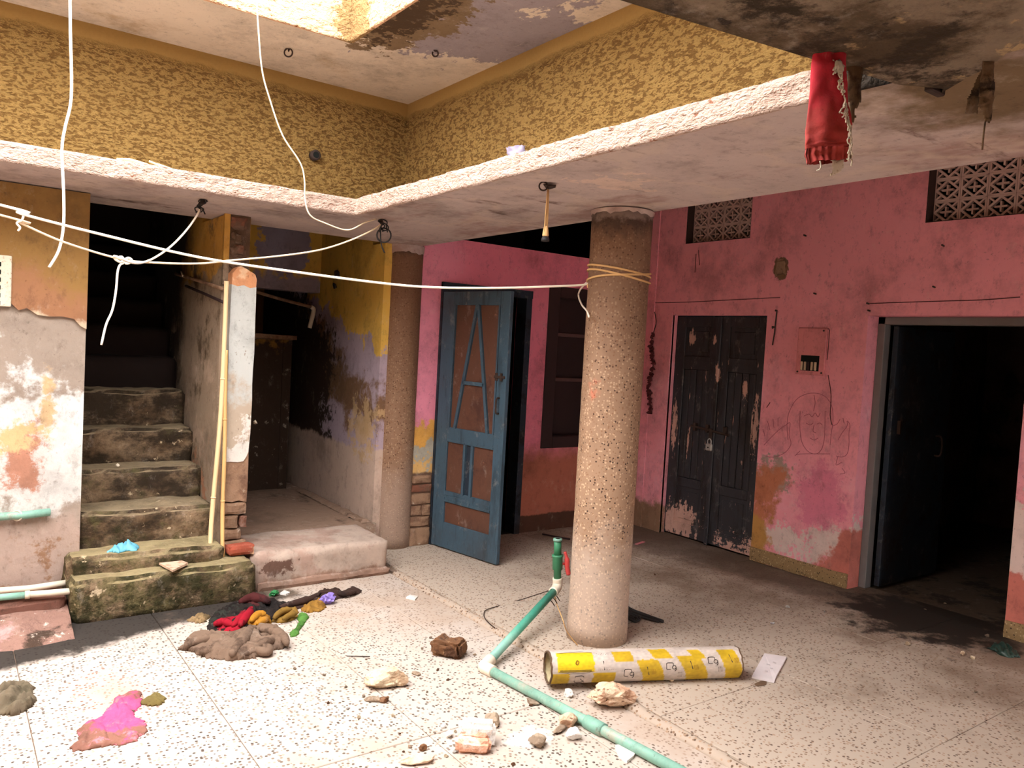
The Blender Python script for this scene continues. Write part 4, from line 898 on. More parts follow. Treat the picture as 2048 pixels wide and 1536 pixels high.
def sleeve(rows, sub, pleat, seed, name, mat, par):
    n = 56; vs = []; fs = []; R = []
    for i in range(len(rows)-1):
        for k in range(sub):
            t = k/sub; R.append([Vector(rows[i][j]).lerp(Vector(rows[i+1][j]), t) for j in (0, 1)])
    R.append([Vector(p) for p in rows[-1]])
    nn = Vector((-.589, -.808, 0)); nr = len(R)
    for i, (a, b) in enumerate(R):
        c = (a+b)/2; u = (b-a)/2
        for k in range(n):
            t = 2*math.pi*k/n; fo = mn.noise(Vector((math.cos(t)*2, i*.13, seed)))*.010+mn.noise(Vector((t*1.3+i*.05, i*.3, seed+4)))*.006
            pl = pleat*math.sin(t*19+mn.noise(Vector((t*2, 0, seed)))*3)
            vs.append(c+u*math.cos(t)+nn*(.024*math.sin(t)+fo+pl)+Vector((0, 0, .004*mn.noise(Vector((t*2, seed, i*.1))))))
    for i in range(nr-1):
        for k in range(n):
            a = i*n+k; b = i*n+(k+1) % n; fs.append((a, b, b+n, a+n))
    return Geo().add(vs, fs).obj(name, mat, par, True)
M['red_cloth'] = paint('red_cotton', (196, 44, 60), [((156, 52, 52), specks(14, .56, .66, st=(1, 1, .4))), ((176, 84, 70), lambda m: m.mul(m.ss(m.add(m.lin(0, 0, -1, 2.30), m.nz(12, .08)), -.06, .06), .5))], var=.1, bump=.4, bscale=160, bdist=.002)
M['cuff'] = paint('faded_red_cuff', (196, 78, 74), [((140, 48, 48), specks(40, .55, .62, st=(1, 1, .2)))], var=.1, bump=.3)
M['lining'] = paint('brown_lining', (104, 84, 60), [((64, 50, 36), specks(9, .5, .62))], var=.12)
M['fleece'] = paint('white_fleece', (232, 220, 200), [((176, 150, 116), specks(60, .55, .66))], var=.1, bump=.6)
t = thing('torn_sleeve', 'torn red jacket sleeve with elastic cuff hanging from the dark slab edge', 'sleeve', (1.88, 1.26, 2.1))
sl = sleeve(_rows, 7, 0., 2, 'sleeve_cloth', M['red_cloth'], t)
sleeve(_cuff, 4, .0045, 5, 'elastic_cuff', M['cuff'], t)
sheet([(1.986,1.268,2.484),(2.038,1.23,2.487),(2.033,1.233,2.433),(2.032,1.234,2.386),(2.03,1.236,2.349),(2.017,1.245,2.302),(2.008,1.251,2.28),(1.998,1.259,2.363)], (1.9, 1.33), (1.98, 1.272), (-.589, -.808, 0), .012, 30, 3, .006, .003).obj('lining', M['lining'], t, True)
sheet([(1.904,1.237,2.183),(1.939,1.212,2.188),(1.938,1.213,2.167),(1.93,1.218,2.149),(1.922,1.224,2.145),(1.916,1.229,2.139),(1.91,1.233,2.133),(1.905,1.237,2.141),(1.913,1.231,2.154)], (1.87, 1.262), (1.95, 1.204), (-.589, -.808, 0), .006, 40, 4, .004, .002).obj('lining_scrap', M['fleece'], t, True)
rd = random.Random(5); fr = [(1.878,1.226,2.43),(1.891,1.217,2.418),(1.897,1.212,2.395),(1.901,1.21,2.369),(1.906,1.206,2.344),(1.911,1.202,2.316),(1.916,1.199,2.296),(1.919,1.196,2.274),(1.924,1.193,2.252),(1.927,1.19,2.229),(1.928,1.19,2.203),(1.927,1.191,2.187)]
for k in range(len(fr)-1):
    a, b = Vector(fr[k]), Vector(fr[k+1])
    for q in range(4):
        p = a.lerp(b, q/4); pts = [p]
        for _ in range(4): pts.append(pts[-1]+Vector((rd.uniform(-.007, .004), rd.uniform(-.004, .003), rd.uniform(-.012, .002))))
        Geo().tube(smooth_pts(pts, 3), .0022, 5).obj('frayed_thread', M['fleece'], sl, True)
Geo().rock((fr[0][0]+.012, fr[0][1]-.008, fr[0][2]-.03), (.018, .008, .018), 3, 3, .4, 3).obj('fleece_tuft', M['fleece'], sl, True)
Geo().tube(smooth_pts([(1.866,1.238,2.171),(1.869,1.236,2.155),(1.865,1.239,2.147),(1.861,1.242,2.146)], 4), .002, 5).obj('loose_thread', M['fleece'], t, True)
M['rag'] = paint('dirty_rag', (120, 98, 76), [((60, 48, 38), specks(14, .48, .6))], var=.15, bump=.5)
t = thing('hanging_rag', 'dirty brown rag hanging from the canopy underside on the right', 'rag', [(2.273,1.022,2.474)][0])
sheet([(2.209,1.011,2.464),(2.238,0.989,2.466),(2.239,0.988,2.424),(2.245,0.984,2.388),(2.242,0.986,2.353),(2.24,0.988,2.318),(2.236,0.991,2.299),(2.226,0.998,2.306),(2.217,1.005,2.329),(2.209,1.01,2.342),(2.209,1.01,2.383)], (2.23, .995), (2.31, .937), (-.589, -.808, 0), .03, 34, 6, .003, .004).obj('strip', M['rag'], t, True)
sheet([(2.235,1.021,2.444),(2.249,1.01,2.445),(2.243,1.015,2.392),(2.24,1.017,2.35),(2.238,1.019,2.329),(2.206,1.042,2.321),(2.207,1.041,2.357),(2.214,1.036,2.375)], (2.25, 1.01), (2.33, .952), (-.589, -.808, 0), .02, 34, 7, .003, .004).obj('strip', M['rag'], t, True)
Geo().tube(smooth_pts([(2.229,0.995,2.317),(2.228,0.997,2.278),(2.227,0.997,2.228)], 4), .0025, 5).obj('thread', M['rag'], t, True)
Geo().bev(2.32, 2.40, 1.19, 1.215, SZ(1.2)-.02, SZ(1.2)+.004, .004).obj('exposed_bar', M['iron'], cl)

# ------------------------------------------------------------------ things left on the ledge of the canopy
t = Geo().rock((2.24, 3.13, SZ(3)+.095), (.06, .05, .05), 5, 3, .45, 2.5).obj('crumpled_bag', plain('grey_blue_plastic', (122, 114, 134), .5), None, True); tag(t, 'crumpled grey plastic bag lying on the right canopy ledge', 'bag')
for k, (x, y, l, lb) in enumerate([(.83, 4.66, .09, 'pale wood splinter lying on the left canopy ledge'), (.97, 4.67, .07, 'short pale wood chip at the right of the splinter on the left canopy ledge')]):
    o = Geo().tube(smooth_pts([(x-l, y, SZ(y)+.115+.02*k), (x-l*.3, y, SZ(y)+.122), (x+l, y, SZ(y)+.105)], 3), [.006]*3+[.009]*3+[.004], 6).obj('wood_splinter', M['wood_pole2'], None, True); tag(o, lb, 'wood')
t = thing('wall_pipe_stub', 'short dark pipe stub sticking out of the yellow roughcast wall', 'pipe', (2.15, 5.54, 2.915))
_q = [(2.156,5.53,2.925)][0]
Geo().lathe([(.022, 0), (.036, .0), (.036, .05), (.022, .05)], (0, 0, 0), 20).obj('collar', M['iron'], t, True).matrix_basis = Matrix.Translation((_q[0], 5.53, _q[2])) @ Matrix.Rotation(math.pi/2, 4, 'X')
Geo().lathe([(.023, 0), (.023, .0515)], (0, 0, 0), 16).obj('bore', M['green_hole'], t).matrix_basis = Matrix.Translation((_q[0], 5.53, _q[2])) @ Matrix.Rotation(math.pi/2, 4, 'X')

# ------------------------------------------------------------------ poles, brick and litter on the stairs
for lb, p, mt, r in [('bamboo pole leaning on the pillar with its foot further left', [(1.383, 4.985, .214)]+[(1.409,5.06,0.486),(1.437,5.06,1.041),(1.444,5.06,1.514),(1.444,5.06,1.945)], M['wood_pole2'], .0145), ('bamboo pole leaning on the pillar nearest its loose brick', [(1.462, 4.985, .214)]+[(1.474,5.062,0.48),(1.472,5.062,0.881),(1.463,5.062,1.199),(1.457,5.062,1.514)], M['wood_pole'], .013)]:
    k = thing('bamboo_pole', lb, 'pole', p[0], 'poles leaning on the stair pillar'); pp = smooth_pts(p, 5)
    Geo().tube(pp, [r*(1+.1*mn.noise(Vector((i*.7, 0, 0)))) for i in range(len(pp))], 10).obj('cane', mt, k, True)
    for i in (6, 13): Geo().tube([pp[i]-Vector((0, 0, .006)), pp[i], pp[i]+Vector((0, 0, .006))], [r*1.02, r*1.18, r*1.02], 10).obj('node', mt, k, True)
_b = [(1.568,4.996,0.212)][0]
o = Geo().rough(_b[0]-.08, _b[0]+.085, _b[1]-.05, _b[1]+.05, .214, .285, .025, .006, 9, 4, .008).obj('loose_brick', paint('red_brick', (164, 82, 62), [((190, 150, 120), specks(9, .56, .64))], var=.15, bump=.6, vscale=9), None); tag(o, 'worn red brick lying at the foot of the white pillar', 'brick')
_b = [(0.894,5.028,0.31)][0]
o = Geo().cloth([(_b[0]-.10, _b[1]-.03), (_b[0]-.03, _b[1]-.07), (_b[0]+.07, _b[1]-.05), (_b[0]+.09, _b[1]+.03), (_b[0]+.02, _b[1]+.06), (_b[0]-.05, _b[1]+.04)], .31, .05, 16, 3, .006, .02, .004).obj('blue_cloth', plain('blue_plastic_sheet', (106, 178, 202), .5, .4), None, True); tag(o, 'scrap of light blue plastic on the second mossy step', 'plastic scrap')
_b = [(1.077,4.928,0.215),(1.112,4.745,0.215),(1.225,4.86,0.215),(1.186,4.984,0.215)]
g = Geo(); n = 4; g.add([(p[0], p[1], .226) for p in _b]+[(p[0], p[1], .238) for p in _b], [(0, 1, 2, 3), (7, 6, 5, 4)]+[(i, i+4, (i+1) % 4+4, (i+1) % 4) for i in range(4)])
o = g.obj('broken_tile', paint('buff_tile', (214, 184, 160), [((180, 146, 120), specks(8, .5, .6))], var=.08), None); tag(o, 'broken buff tile lying on the lowest mossy step', 'tile')
for k, (px, z, sz, lb) in enumerate([([(1.916,8.379,0.715)][0], .95, .02, 'pale pebble lying on the fifth stair tread in the dark'), ([(0.945,5.49,0.677)][0], .72, .016, 'pale pebble on the edge of the fourth stair tread')]):
    o = Geo().hull((px[0], 5.84 if k == 0 else 5.56, z), (sz, sz, sz), 12, 60+k).obj('pebble', M['fleece'], None); tag(o, lb, 'pebble')
t = thing('stair_stick', 'old wooden stick fixed along the stair wall beside the pillar top', 'stick', [(1.44,5.668,1.955)][0])
Geo().tube(smooth_pts([(1.437,6.349,2.041),(1.437,5.658,1.965),(1.437,5.105,1.896)], 4), .012, 8).obj('stick', M['pillar_brown'], t, True)
Geo().tube(smooth_pts([(1.43,6.005,1.94),(1.43,5.492,1.872),(1.43,5.07,1.813)], 4), .010, 8).obj('brace', M['dark_wood'], t, True)
Geo().tube([(1.425,6.146,2.05),(1.425,6.082,2.014)], .006, 8).obj('clip', M['pvc'], t, True)

# ------------------------------------------------------------------ pipes and fittings on the left
t = thing('pipe_length', 'cream pipe lying along the plinth nearer the pier', 'pipe', (.3, 5.0, .155))
Geo().tube([(0.155,5.018,0.16),(0.426,4.972,0.16),(0.648,5.006,0.16)], .018, 12).obj('tube', M['pvc'], t, True)
Geo().tube([(0.622,4.998,0.16),(0.653,5.004,0.16)], .021, 12).obj('socket', M['pvc'], t, True)
t = thing('pipe_length', 'pipe half green and half cream lying on the front of the plinth', 'pipe', (.3, 4.92, .155))
Geo().tube([(0.395,4.88,0.155),(0.615,4.849,0.155)], .0175, 12).obj('cream_half', M['pvc'], t, True)
Geo().tube([(0.152,4.908,0.155),(0.4,4.877,0.155)], .018, 12).obj('green_half', M['ppr_light'], t, True)
Geo().tube([(0.395,4.88,0.155),(0.418,4.878,0.155)], .022, 12).obj('coupling', M['pvc'], t, True)
t = thing('wall_pipe', 'short green pipe clipped to the flaking pier on the left', 'pipe', [(0.428,5.11,0.54)][0])
Geo().tube([(0.218,5.118,0.542),(0.405,5.118,0.54),(0.526,5.118,0.548)], .022, 12).obj('tube', M['ppr_light'], t, True)
Geo().tube([(0.519,5.118,0.548),(0.529,5.118,0.548)], .017, 12).obj('end_cap', M['ppr'], t, True)
Geo().tube(ring([(0.367,5.12,0.54)][0], .027), .006, 6).obj('clip', M['pvc'], t, True)
t = thing('vent_plate', 'dirty ivory slotted plate let into the yellow pier at the left edge', 'vent plate', [(0.279,5.12,1.844)][0])
_a, _b = [(0.168,5.122,1.978),(0.314,5.122,1.7)]
Geo().bev(_a[0], _b[0], YP-.034, YP-.016, _b[2], _a[2], .004).obj('plate', M['fleece'], t)
for k in range(7):
    for j in range(2):
        z = _a[2]-.05-k*.042; x = _b[0]-.058-j*.06
        Geo().bev(x-.010, x+.008, YP-.037, YP-.032, z-.012, z+.012, .002).obj('slot', M['green_hole'], t)

# ------------------------------------------------------------------ passage fittings
t = thing('passage_pipe', 'bent cream pipe on the wall deep in the passage', 'pipe', (2.6, 6.7, 1.85))
Geo().tube([(2.114,6.72,1.988),(2.374,6.72,1.933),(2.656,6.72,1.885)], .014, 10).obj('run', M['pillar_brown'], t, True)
Geo().tube(smooth_pts([(2.656,6.72,1.885),(2.68,6.72,1.869),(2.678,6.72,1.824),(2.651,6.72,1.699)], 4), .019, 10).obj('drop', M['pvc'], t, True)
_q = [(2.74,6.364,2.136)][0]
t = thing('wall_socket', 'dark broken lamp socket on the yellow passage wall', 'socket', tuple(_q))
Geo().hull((2.735, _q[1], _q[2]+.03), (.03, .05, .05), 14, 12, lift=False).obj('box', M['iron'], t)
Geo().hull((2.725, _q[1]+.01, _q[2]-.06), (.022, .03, .04), 14, 13, lift=False).obj('holder', M['wire_black'], t)

# ------------------------------------------------------------------ green water pipe with valve
t = thing('water_pipe', 'green plastic water pipe with elbow and red valve lying across the floor', 'pipe', (2.25, 3.2, 0))
E0 = Vector((2.262, 3.205, .006)); E1 = Vector((3.08, 3.64, .17)); _q = [(3.095,3.653,0.17)][0]; E1 = Vector((_q[0], _q[1], .17))
R0 = .0235
Geo().tube([E0, E0.lerp(E1, .5), E1], R0, 16).obj('riser_run', M['ppr'], t, True)
_e = [(2.417,1.695,0)][0]; EE = Vector((_e[0], _e[1], .006)); Geo().tube([E0, EE], R0, 16).obj('floor_run', M['ppr_light'], t, True)
d0 = (E1-E0).normalized(); d1_ = (EE-E0).normalized()
Geo().tube(smooth_pts([E0+d0*.075, E0+d0*.03, E0, E0+d1_*.03, E0+d1_*.075], 4), R0*1.32, 16).obj('elbow', M['pvc'], t, True)
_c = E0.lerp(EE, .50); Geo().tube([_c-d1_*.05, _c+d1_*.05], R0*1.3, 16).obj('coupling', M['ppr_light'], t, True)
Vt = Vector((-.05, .02, 1)).normalized()
V0 = E1+Vector((.01, .008, .0))
Geo().tube(smooth_pts([E1-d0*.06, E1-d0*.02, V0+Vector((0, 0, .02)), V0+Vt*.06], 4), R0*1.3, 16).obj('elbow', M['pvc'], t, True)
vb = Geo().tube([V0+Vt*.05, V0+Vt*.11, V0+Vt*.115, V0+Vt*.19, V0+Vt*.195, V0+Vt*.205], [R0, R0, R0*1.35, R0*1.35, R0*1.5, R0*1.5], 16).obj('valve_body', M['ppr_dark'], t, True)
Geo().tube([V0+Vt*.205, V0+Vt*.30], R0, 16).obj('outlet', M['ppr_dark'], t, True)
Geo().tube([V0+Vt*.292, V0+Vt*.306], R0*1.2, 16).obj('outlet_lip', M['ppr_light'], t, True)
Geo().tube([V0+Vt*.3055, V0+Vt*.3068], R0*.62, 16).obj('bore', M['green_hole'], t, True)
HV = V0+Vt*.15; rdir = Vector((.78, -.5, .0)).normalized()
Geo().tube([HV, HV+rdir*.05], .008, 10).obj('spindle', M['red_plastic'], vb, True)
Geo().tube(smooth_pts([HV+rdir*.045+Vt*.075, HV+rdir*.058+Vt*.03, HV+rdir*.06-Vt*.02, HV+rdir*.07-Vt*.07], 5), [.010]*5+[.017]*5+[.015]*5+[.010], 10).obj('lever', M['red_plastic'], vb, True)
t2 = thing('tie_wire', 'thin dark wire running from the green pipe over the kerb', 'wire', [(2.775,3.898,0)][0])
Geo().tube(smooth_pts([tuple(E0.lerp(E1, .93)+Vector((0, 0, .02)))]+[(3.058,3.97,0.006),(2.79,3.922,0.006),(2.711,3.871,0.006),(2.654,3.764,0.006)]+[(2.629,3.635,0.004)], 5)+[], .003, 6).obj('wire', M['iron'], t2, True)
Geo().tube(smooth_pts([tuple(E0.lerp(E1, .95)), tuple(E0.lerp(E1, .95)+Vector((.01, -.02, -.07)))]+[(2.792,3.238,0.166),(2.831,3.229,0.078),(2.913,3.21,-0.018)], 5), .003, 6).obj('wire', M['cord'], t2, True)
for k in range(3):
    p = E0.lerp(E1, .86+.04*k); Geo().tube([p+Vector((-.02, 0, .02)), p+Vector((.02, -.02, -.03)), p+Vector((.03, -.03, -.05))], .003, 5).obj('twist', M['iron'], t2)
t = thing('cable_coil', 'coiled black cable lying on the floor behind the middle column', 'cable', [(3.497,3.402,0)][0])
_c = [(3.464,3.369,0)][0]
Geo().tube(smooth_pts([(_c[0]+.07*math.cos(a*.7)*(1-.05*a), _c[1]+.06*math.sin(a*.7), .012+.008*(a % 3)) for a in range(20)], 4), .009, 7).obj('coil', M['wire_black'], t, True)
Geo().tube(smooth_pts([(3.652,3.663,0.01),(3.584,3.501,0.01),(3.589,3.374,0.01),(3.605,3.237,0.01)], 4), .011, 7).obj('lead', M['wire_black'], t, True)
Geo().tube(smooth_pts([(3.566,3.546,0.012),(3.535,3.385,0.012),(3.578,3.245,0.012)], 4), .008, 7).obj('lead', M['wire_black'], t, True)

# ------------------------------------------------------------------ yellow printed tube
TA = Vector((2.440, 2.912, 0)); TB = Vector((3.352, 2.498, 0)); TR = .0775; TL = (TB-TA).length
ta = (TB-TA).normalized(); tn = Vector((ta.y, -ta.x, 0));
if tn.y > 0: tn = -tn
def tp(u, th, r=TR): return TA+ta*(u*TL)+Vector((0, 0, TR+.0))+(tn*math.cos(th)+Vector((0, 0, 1))*math.sin(th))*r
def uv(u, v, r=TR+.0007): return tp(u, math.radians(21)+math.asin(max(-1, min(1, 1-2*v))), r)
YL = [(.03, .215, .08, .67, 0), (.0, .09, .70, 1.1, 0), (.21, .325, .70, 1.1, 0), (.325, .425, .08, .40, .03), (.44, .555, .34, 1.1, .07), (.545, .645, .04, .31, .09), (.665, .785, .26, 1.1, .08), (.755, .82, .08, .34, .10), (.89, .985, .10, 1.1, .05)]
t = thing('printed_tube', 'yellow and white printed cardboard tube lying on the floor by the middle column', 'tube', tuple((TA+TB)/2))
nu, nt = 190, 90; vs = []; fs = []; cols = []
for i in range(nu+1):
    for j in range(nt):
        th = 2*math.pi*j/nt; u = i/nu; dent = 1-.012*max(0, mn.noise(Vector((u*6, math.cos(th)*2, math.sin(th)*2))))
        vs.append(tp(u, th, TR*dent))
        v = (1-math.sin(th-math.radians(21)))/2; front = math.cos(th-math.radians(21)) > -.2
        c = (204, 190, 180)
        for (u0, u1, v0, v1, sl_) in YL:
            su = u-sl_*(v-.5); wob = .004*mn.noise(Vector((u*40, v*30, 0)))
            if u0 < su+wob < u1 and v0 < v+wob*3 < v1: c = (232, 198, 26) if u0 == .03 else (204, 168, 34)
        if not front: c = (206, 190, 150)
        gr = .88+.24*mn.noise(Vector((u*14, th*2, 1)))+.20*mn.noise(Vector((u*60, th*9, 1)))
        cc = rgb(c); cols.append([max(0, min(1, k*gr)) for k in cc[:3]]+[1])
for i in range(nu):
    for j in range(nt): a = i*nt+j; b = i*nt+(j+1) % nt; fs.append((a, b, b+nt, a+nt))
me = bpy.data.meshes.new('wall'); me.from_pydata([tuple(p) for p in vs], [], fs); me.polygons.foreach_set('use_smooth', [True]*len(fs))
ca = me.color_attributes.new('print', 'FLOAT_COLOR', 'POINT'); ca.data.foreach_set('color', [x for c in cols for x in c])
mm = MB('printed_card'); at = mm.n.new('ShaderNodeAttribute'); at.attribute_name = 'print'; me.materials.append(mm.done(at.outputs['Color'], .5, .4))
tb = bpy.data.objects.new('tube_wall', me); COL.objects.link(tb); setpar(tb, t)
M['card'] = plain('torn_card', (104, 82, 64), .9, .2, .2)
M['ink'] = plain('print_ink', (74, 64, 60), .7)
M['ink2'] = plain('print_ink_ochre', (150, 110, 30), .7)
def rim(u, nm):
    g = Geo(); n = 48; vs = []; 
    for rr, du in ((TR*1.004, -.004), (TR*1.004, .004), (TR*.90, .004), (TR*.90, -.004)):
        for j in range(n):
            th = 2*math.pi*j/n; w = .006*mn.noise(Vector((math.cos(th)*3, math.sin(th)*3, u*9)))
            vs.append(tp(u+du+w, th, rr))
    fs = [(q*n+j, q*n+(j+1) % n, ((q+1) % 4)*n+(j+1) % n, ((q+1) % 4)*n+j) for q in range(4) for j in range(n)]
    g.add(vs, fs); return g.obj(nm, M['card'], t)
rim(.0, 'torn_rim'); rim(1.0, 'torn_rim')
for u in (.06, .985):
    n = 40; c = tp(u, 0, 0); Geo().add([c]+[tp(u, 2*math.pi*j/n, TR*.93) for j in range(n)], [(0, 1+j, 1+(j+1) % n) for j in range(n)]).obj('end_disc', M['card'], t)
def mark(pts, r=.0014, mat='ink', closed=False, name='printed_mark'):
    P = smooth_pts([uv(*p) for p in pts], 3); g = Geo().tube(P, r, 4); g.obj(name, M[mat], tb)
def logo(u, v, s=1.):
    w, h = .018*s, .10*s
    mark([(u-w, v-h*.7), (u-w*.7, v-h), (u+w*.7, v-h), (u+w, v-h*.7), (u+w, v+h*.1)], .0018); mark([(u-w, v-h*.7), (u-w, v+h*.7), (u-w*.7, v+h), (u+w*.2, v+h)], .0018)
    c = (u+w*1.2, v+h*.35)
    mark([(c[0]+w*.55*math.cos(a), c[1]+h*.55*math.sin(a)) for a in [k*.7 for k in range(10)]], .0018); mark([(c[0]+w*.55, c[1]), (c[0]+w*.6, c[1]+h*.7), (c[0]+w*.25, c[1]+h*1.15)], .0018)
logo(.385, .72); logo(.605, .56); logo(.83, .42)
mark([(.12, .78), (.16, .78), (.16, .95), (.12, .95), (.12, .78)], .0018); mark([(.145, .86), (.17, .96)], .0018)
for u, v in ((.485, .66), (.715, .52), (.93, .36)): mark([(u, v-.10), (u+.012, v+.14)], .0024)
for u, v in ((.51, .72), (.735, .62), (.65, .82), (.865, .70), (.955, .45), (.43, .93)):
    for q in range(4): mark([(u+.006*q, v-.08), (u+.006*q+.004, v+.07)], .0009, 'ink' if u in (.865, .65) else 'ink2')
for q in range(9): mark([(.235+.009*q, .12+.02*(q % 3)), (.236+.009*q, .62)], .0009)
mark([(.262, .35), (.264, .62)], .0022)
for q in range(3): mark([(.04, .60+.025*q), (.20, .60+.025*q)], .0008)
mark([(.035, .10), (.21, .10), (.21, .64), (.035, .64), (.035, .10)], .0008); mark([(.05, .2), (.05, .6)], .0008)
mark([(.12, .40), (.128, .32), (.136, .36), (.128, .44), (.12, .40)], .003, 'brand_orange' if 'brand_orange' in M else 'ink2')

# ------------------------------------------------------------------ paper, rubble, litter on the floor
_p = [(3.755,2.612,0.004),(3.812,2.51,0.004),(3.737,2.473,0.004),(3.528,2.375,0.004),(3.459,2.338,0.004),(3.406,2.435,0.004)]
g = Geo(); n = len(_p); g.add([(p[0], p[1], .003) for p in _p]+[(p[0], p[1], .006+.006*(k % 2)) for k, p in enumerate(_p)], [tuple(range(n)), tuple(range(2*n-1, n-1, -1))]+[(i, i+n, (i+1) % n+n, (i+1) % n) for i in range(n)])
t = thing('paper_sheet', 'torn pale paper lying on the floor right of the printed tube', 'paper', (_p[0][0], _p[0][1], 0))
sh = g.obj('sheet', plain('grey_white_paper', (222, 212, 212), .8), t)
for P in [[(3.615,2.497,0.014),(3.621,2.479,0.014)], [(3.586,2.454,0.014),(3.595,2.442,0.014)], [(3.527,2.443,0.014),(3.536,2.431,0.014)], [(3.672,2.497,0.014),(3.675,2.48,0.013)]]: Geo().tube(P, .0025, 4).obj('faint_print', plain('faint_ink', (186, 176, 178), .8), sh)
o = Geo().hull([(3.391,2.366,0)][0], (.05, .03, .008), 12, 33).obj('cardboard_bit', M['card'], None); tag(o, 'small brown cardboard bit in front of the torn paper', 'cardboard')

def rockmat(name, a, b, c=None):
    L = [(b, specks(9, .48, .58))]+([(c, specks(22, .60, .66, off=(3, 3, 3)))] if c else [])
    return paint(name, a, L, var=.12, bump=.9, bscale=60, bdist=.006, vscale=14)
RB = rockmat('brown_brick_chunk', (128, 90, 62), (84, 56, 40), (176, 140, 104)); RC = rockmat('cream_mortar', (236, 214, 182), (196, 164, 132), (120, 92, 70)); RS = rockmat('pitted_plaster', (226, 196, 168), (196, 156, 128), (110, 78, 60)); RW = rockmat('white_plaster', (246, 242, 238), (226, 216, 208)); RT = rockmat('pale_terracotta', (222, 166, 138), (236, 208, 190)); RG = rockmat('grey_mortar', (176, 156, 134), (140, 120, 102))
def rk(name, lb, px, size, mat, seed, rz=0., **kw):
    o = Geo().rock((px[0], px[1], kw.pop('z', -.02)), size, seed, kw.pop('sub', 4), kw.pop('amp', .25), kw.pop('fr', 1.6), rz, **kw).obj(name, mat, None, False); tag(o, lb, 'rubble', 'larger rubble on the courtyard floor'); return o
_q = [(2.218,3.474,-0.02)][0]
o = Geo().rough(-.085, .085, -.055, .055, 0, .085, .014, .014, 16, 5, .02).obj('brick_chunk', RB, None); o.location = (_q[0], _q[1], -.02); o.rotation_euler = (0, 0, -.95); tag(o, 'dark brown broken brick chunk beyond the green pipe elbow', 'rubble', 'larger rubble on the courtyard floor')
rk('mortar_lump', 'cream mortar lump left of the green pipe elbow', [(1.758,3.294,-0.02)][0], (.10, .07, .05), RC, 4, -.5, cuts=7)
rk('plaster_lump', 'pitted cream lump with a rimmed hollow below the printed tube', [(2.584,2.594,-0.02)][0], (.115, .085, .06), RS, 6, -.6, pit=.5, cuts=6)
_q = [(1.814,2.594,-0.02)][0]
t = thing('cornice_fragment', 'white and terracotta broken cornice fragment at the bottom of the floor', 'rubble', (_q[0], _q[1], 0), 'larger rubble on the courtyard floor')
def rot(g, c, a):
    R = Matrix.Rotation(a, 4, 'Z'); g.v = [tuple(R @ Vector(p)+Vector(c)) for p in g.v]; return g
rot(Geo().rough(-.085, .06, -.055, .0, 0, .055, .014, .008, 14, 2, .012), (_q[0], _q[1], -.02), -.6).obj('terracotta_part', RT, t)
rot(Geo().rough(-.075, .075, .0, .075, 0, .095, .014, .012, 12, 3, .02), (_q[0], _q[1], -.02), -.6).obj('white_part', RW, t)
rot(Geo().rough(-.08, .05, -.012, .012, .03, .066, .014, .006, 14, 7, .008), (_q[0], _q[1], -.02), -.6).obj('moulding', RT, t)
for lb, px, sz, mt, sd in [('grey mortar lump just beyond the cornice fragment', [(1.986,2.721,-0.02)][0], (.045, .035, .03), RG, 11), ('buff rounded lump between the cornice fragment and the pipe', [(2.271,2.549,-0.02)][0], (.05, .045, .035), RS, 12), ('white plaster wedge in front of the buff lump', [(2.215,2.45,-0.02)][0], (.045, .03, .028), RW, 13), ('flat grey stone left of the buff lump', [(2.211,2.532,-0.02)][0], (.045, .022, .014), RG, 14), ('white plaster block lying against the pipe', [(2.463,2.775,-0.02)][0], (.026, .024, .022), RW, 15), ('flat shell-like chip left of the pipe', [(2.266,2.801,-0.02)][0], (.038, .022, .010), RG, 16), ('tan chip cluster below the cream mortar lump', [(1.639,3.179,-0.02)][0], (.05, .018, .014), RG, 17), ('small dark lump beside the tan chips', [(1.674,3.148,-0.02)][0], (.022, .018, .018), RB, 18), ('white pebble left of the cornice fragment', [(1.765,2.731,-0.02)][0], (.022, .018, .016), RW, 19), ('white pebble above the one left of the cornice fragment', [(1.785,2.809,-0.02)][0], (.014, .014, .012), RW, 20), ('grey chip right of the cream mortar lump', [(1.944,3.335,-0.02)][0], (.026, .016, .010), RG, 21), ('long grey slab chip at the bottom edge', [(1.552,2.616,-0.02)][0], (.065, .03, .016), RS, 22), ('dark lump near the bottom left joint', [(1.616,2.689,-0.02)][0], (.02, .016, .014), RB, 23), ('grey crumbly heap right of the cornice fragment', [(2.051,2.486,-0.02)][0], (.05, .04, .022), RG, 24), ('small pale chip touching the printed tube', [(2.904,2.681,0.002)][0], (.012, .010, .008), RC, 25), ('second pale chip touching the printed tube', [(3.007,2.618,0.002)][0], (.014, .010, .008), RC, 26)]:
    rk('rubble_piece', lb, px, sz, mt, sd, sd*.7, sub=3, cuts=8, z=-.02 if sd < 25 else 0.)
_w = [(2.321,2.303,-0.016),(2.393,2.281,-0.016),(2.373,2.226,-0.016),(2.324,2.2,-0.016),(2.275,2.184,-0.016),(2.279,2.235,-0.016)]
g = Geo(); n = len(_w); g.add([(p[0], p[1], -.019) for p in _w]+[(p[0]+.004*(k % 2), p[1], -.006) for k, p in enumerate(_w)], [tuple(range(n)), tuple(range(2*n-1, n-1, -1))]+[(i, i+n, (i+1) % n+n, (i+1) % n) for i in range(n)])
o = g.obj('plaster_flake', RW, None); tag(o, 'flat bright white plaster flake below the green pipe', 'rubble', 'larger rubble on the courtyard floor')
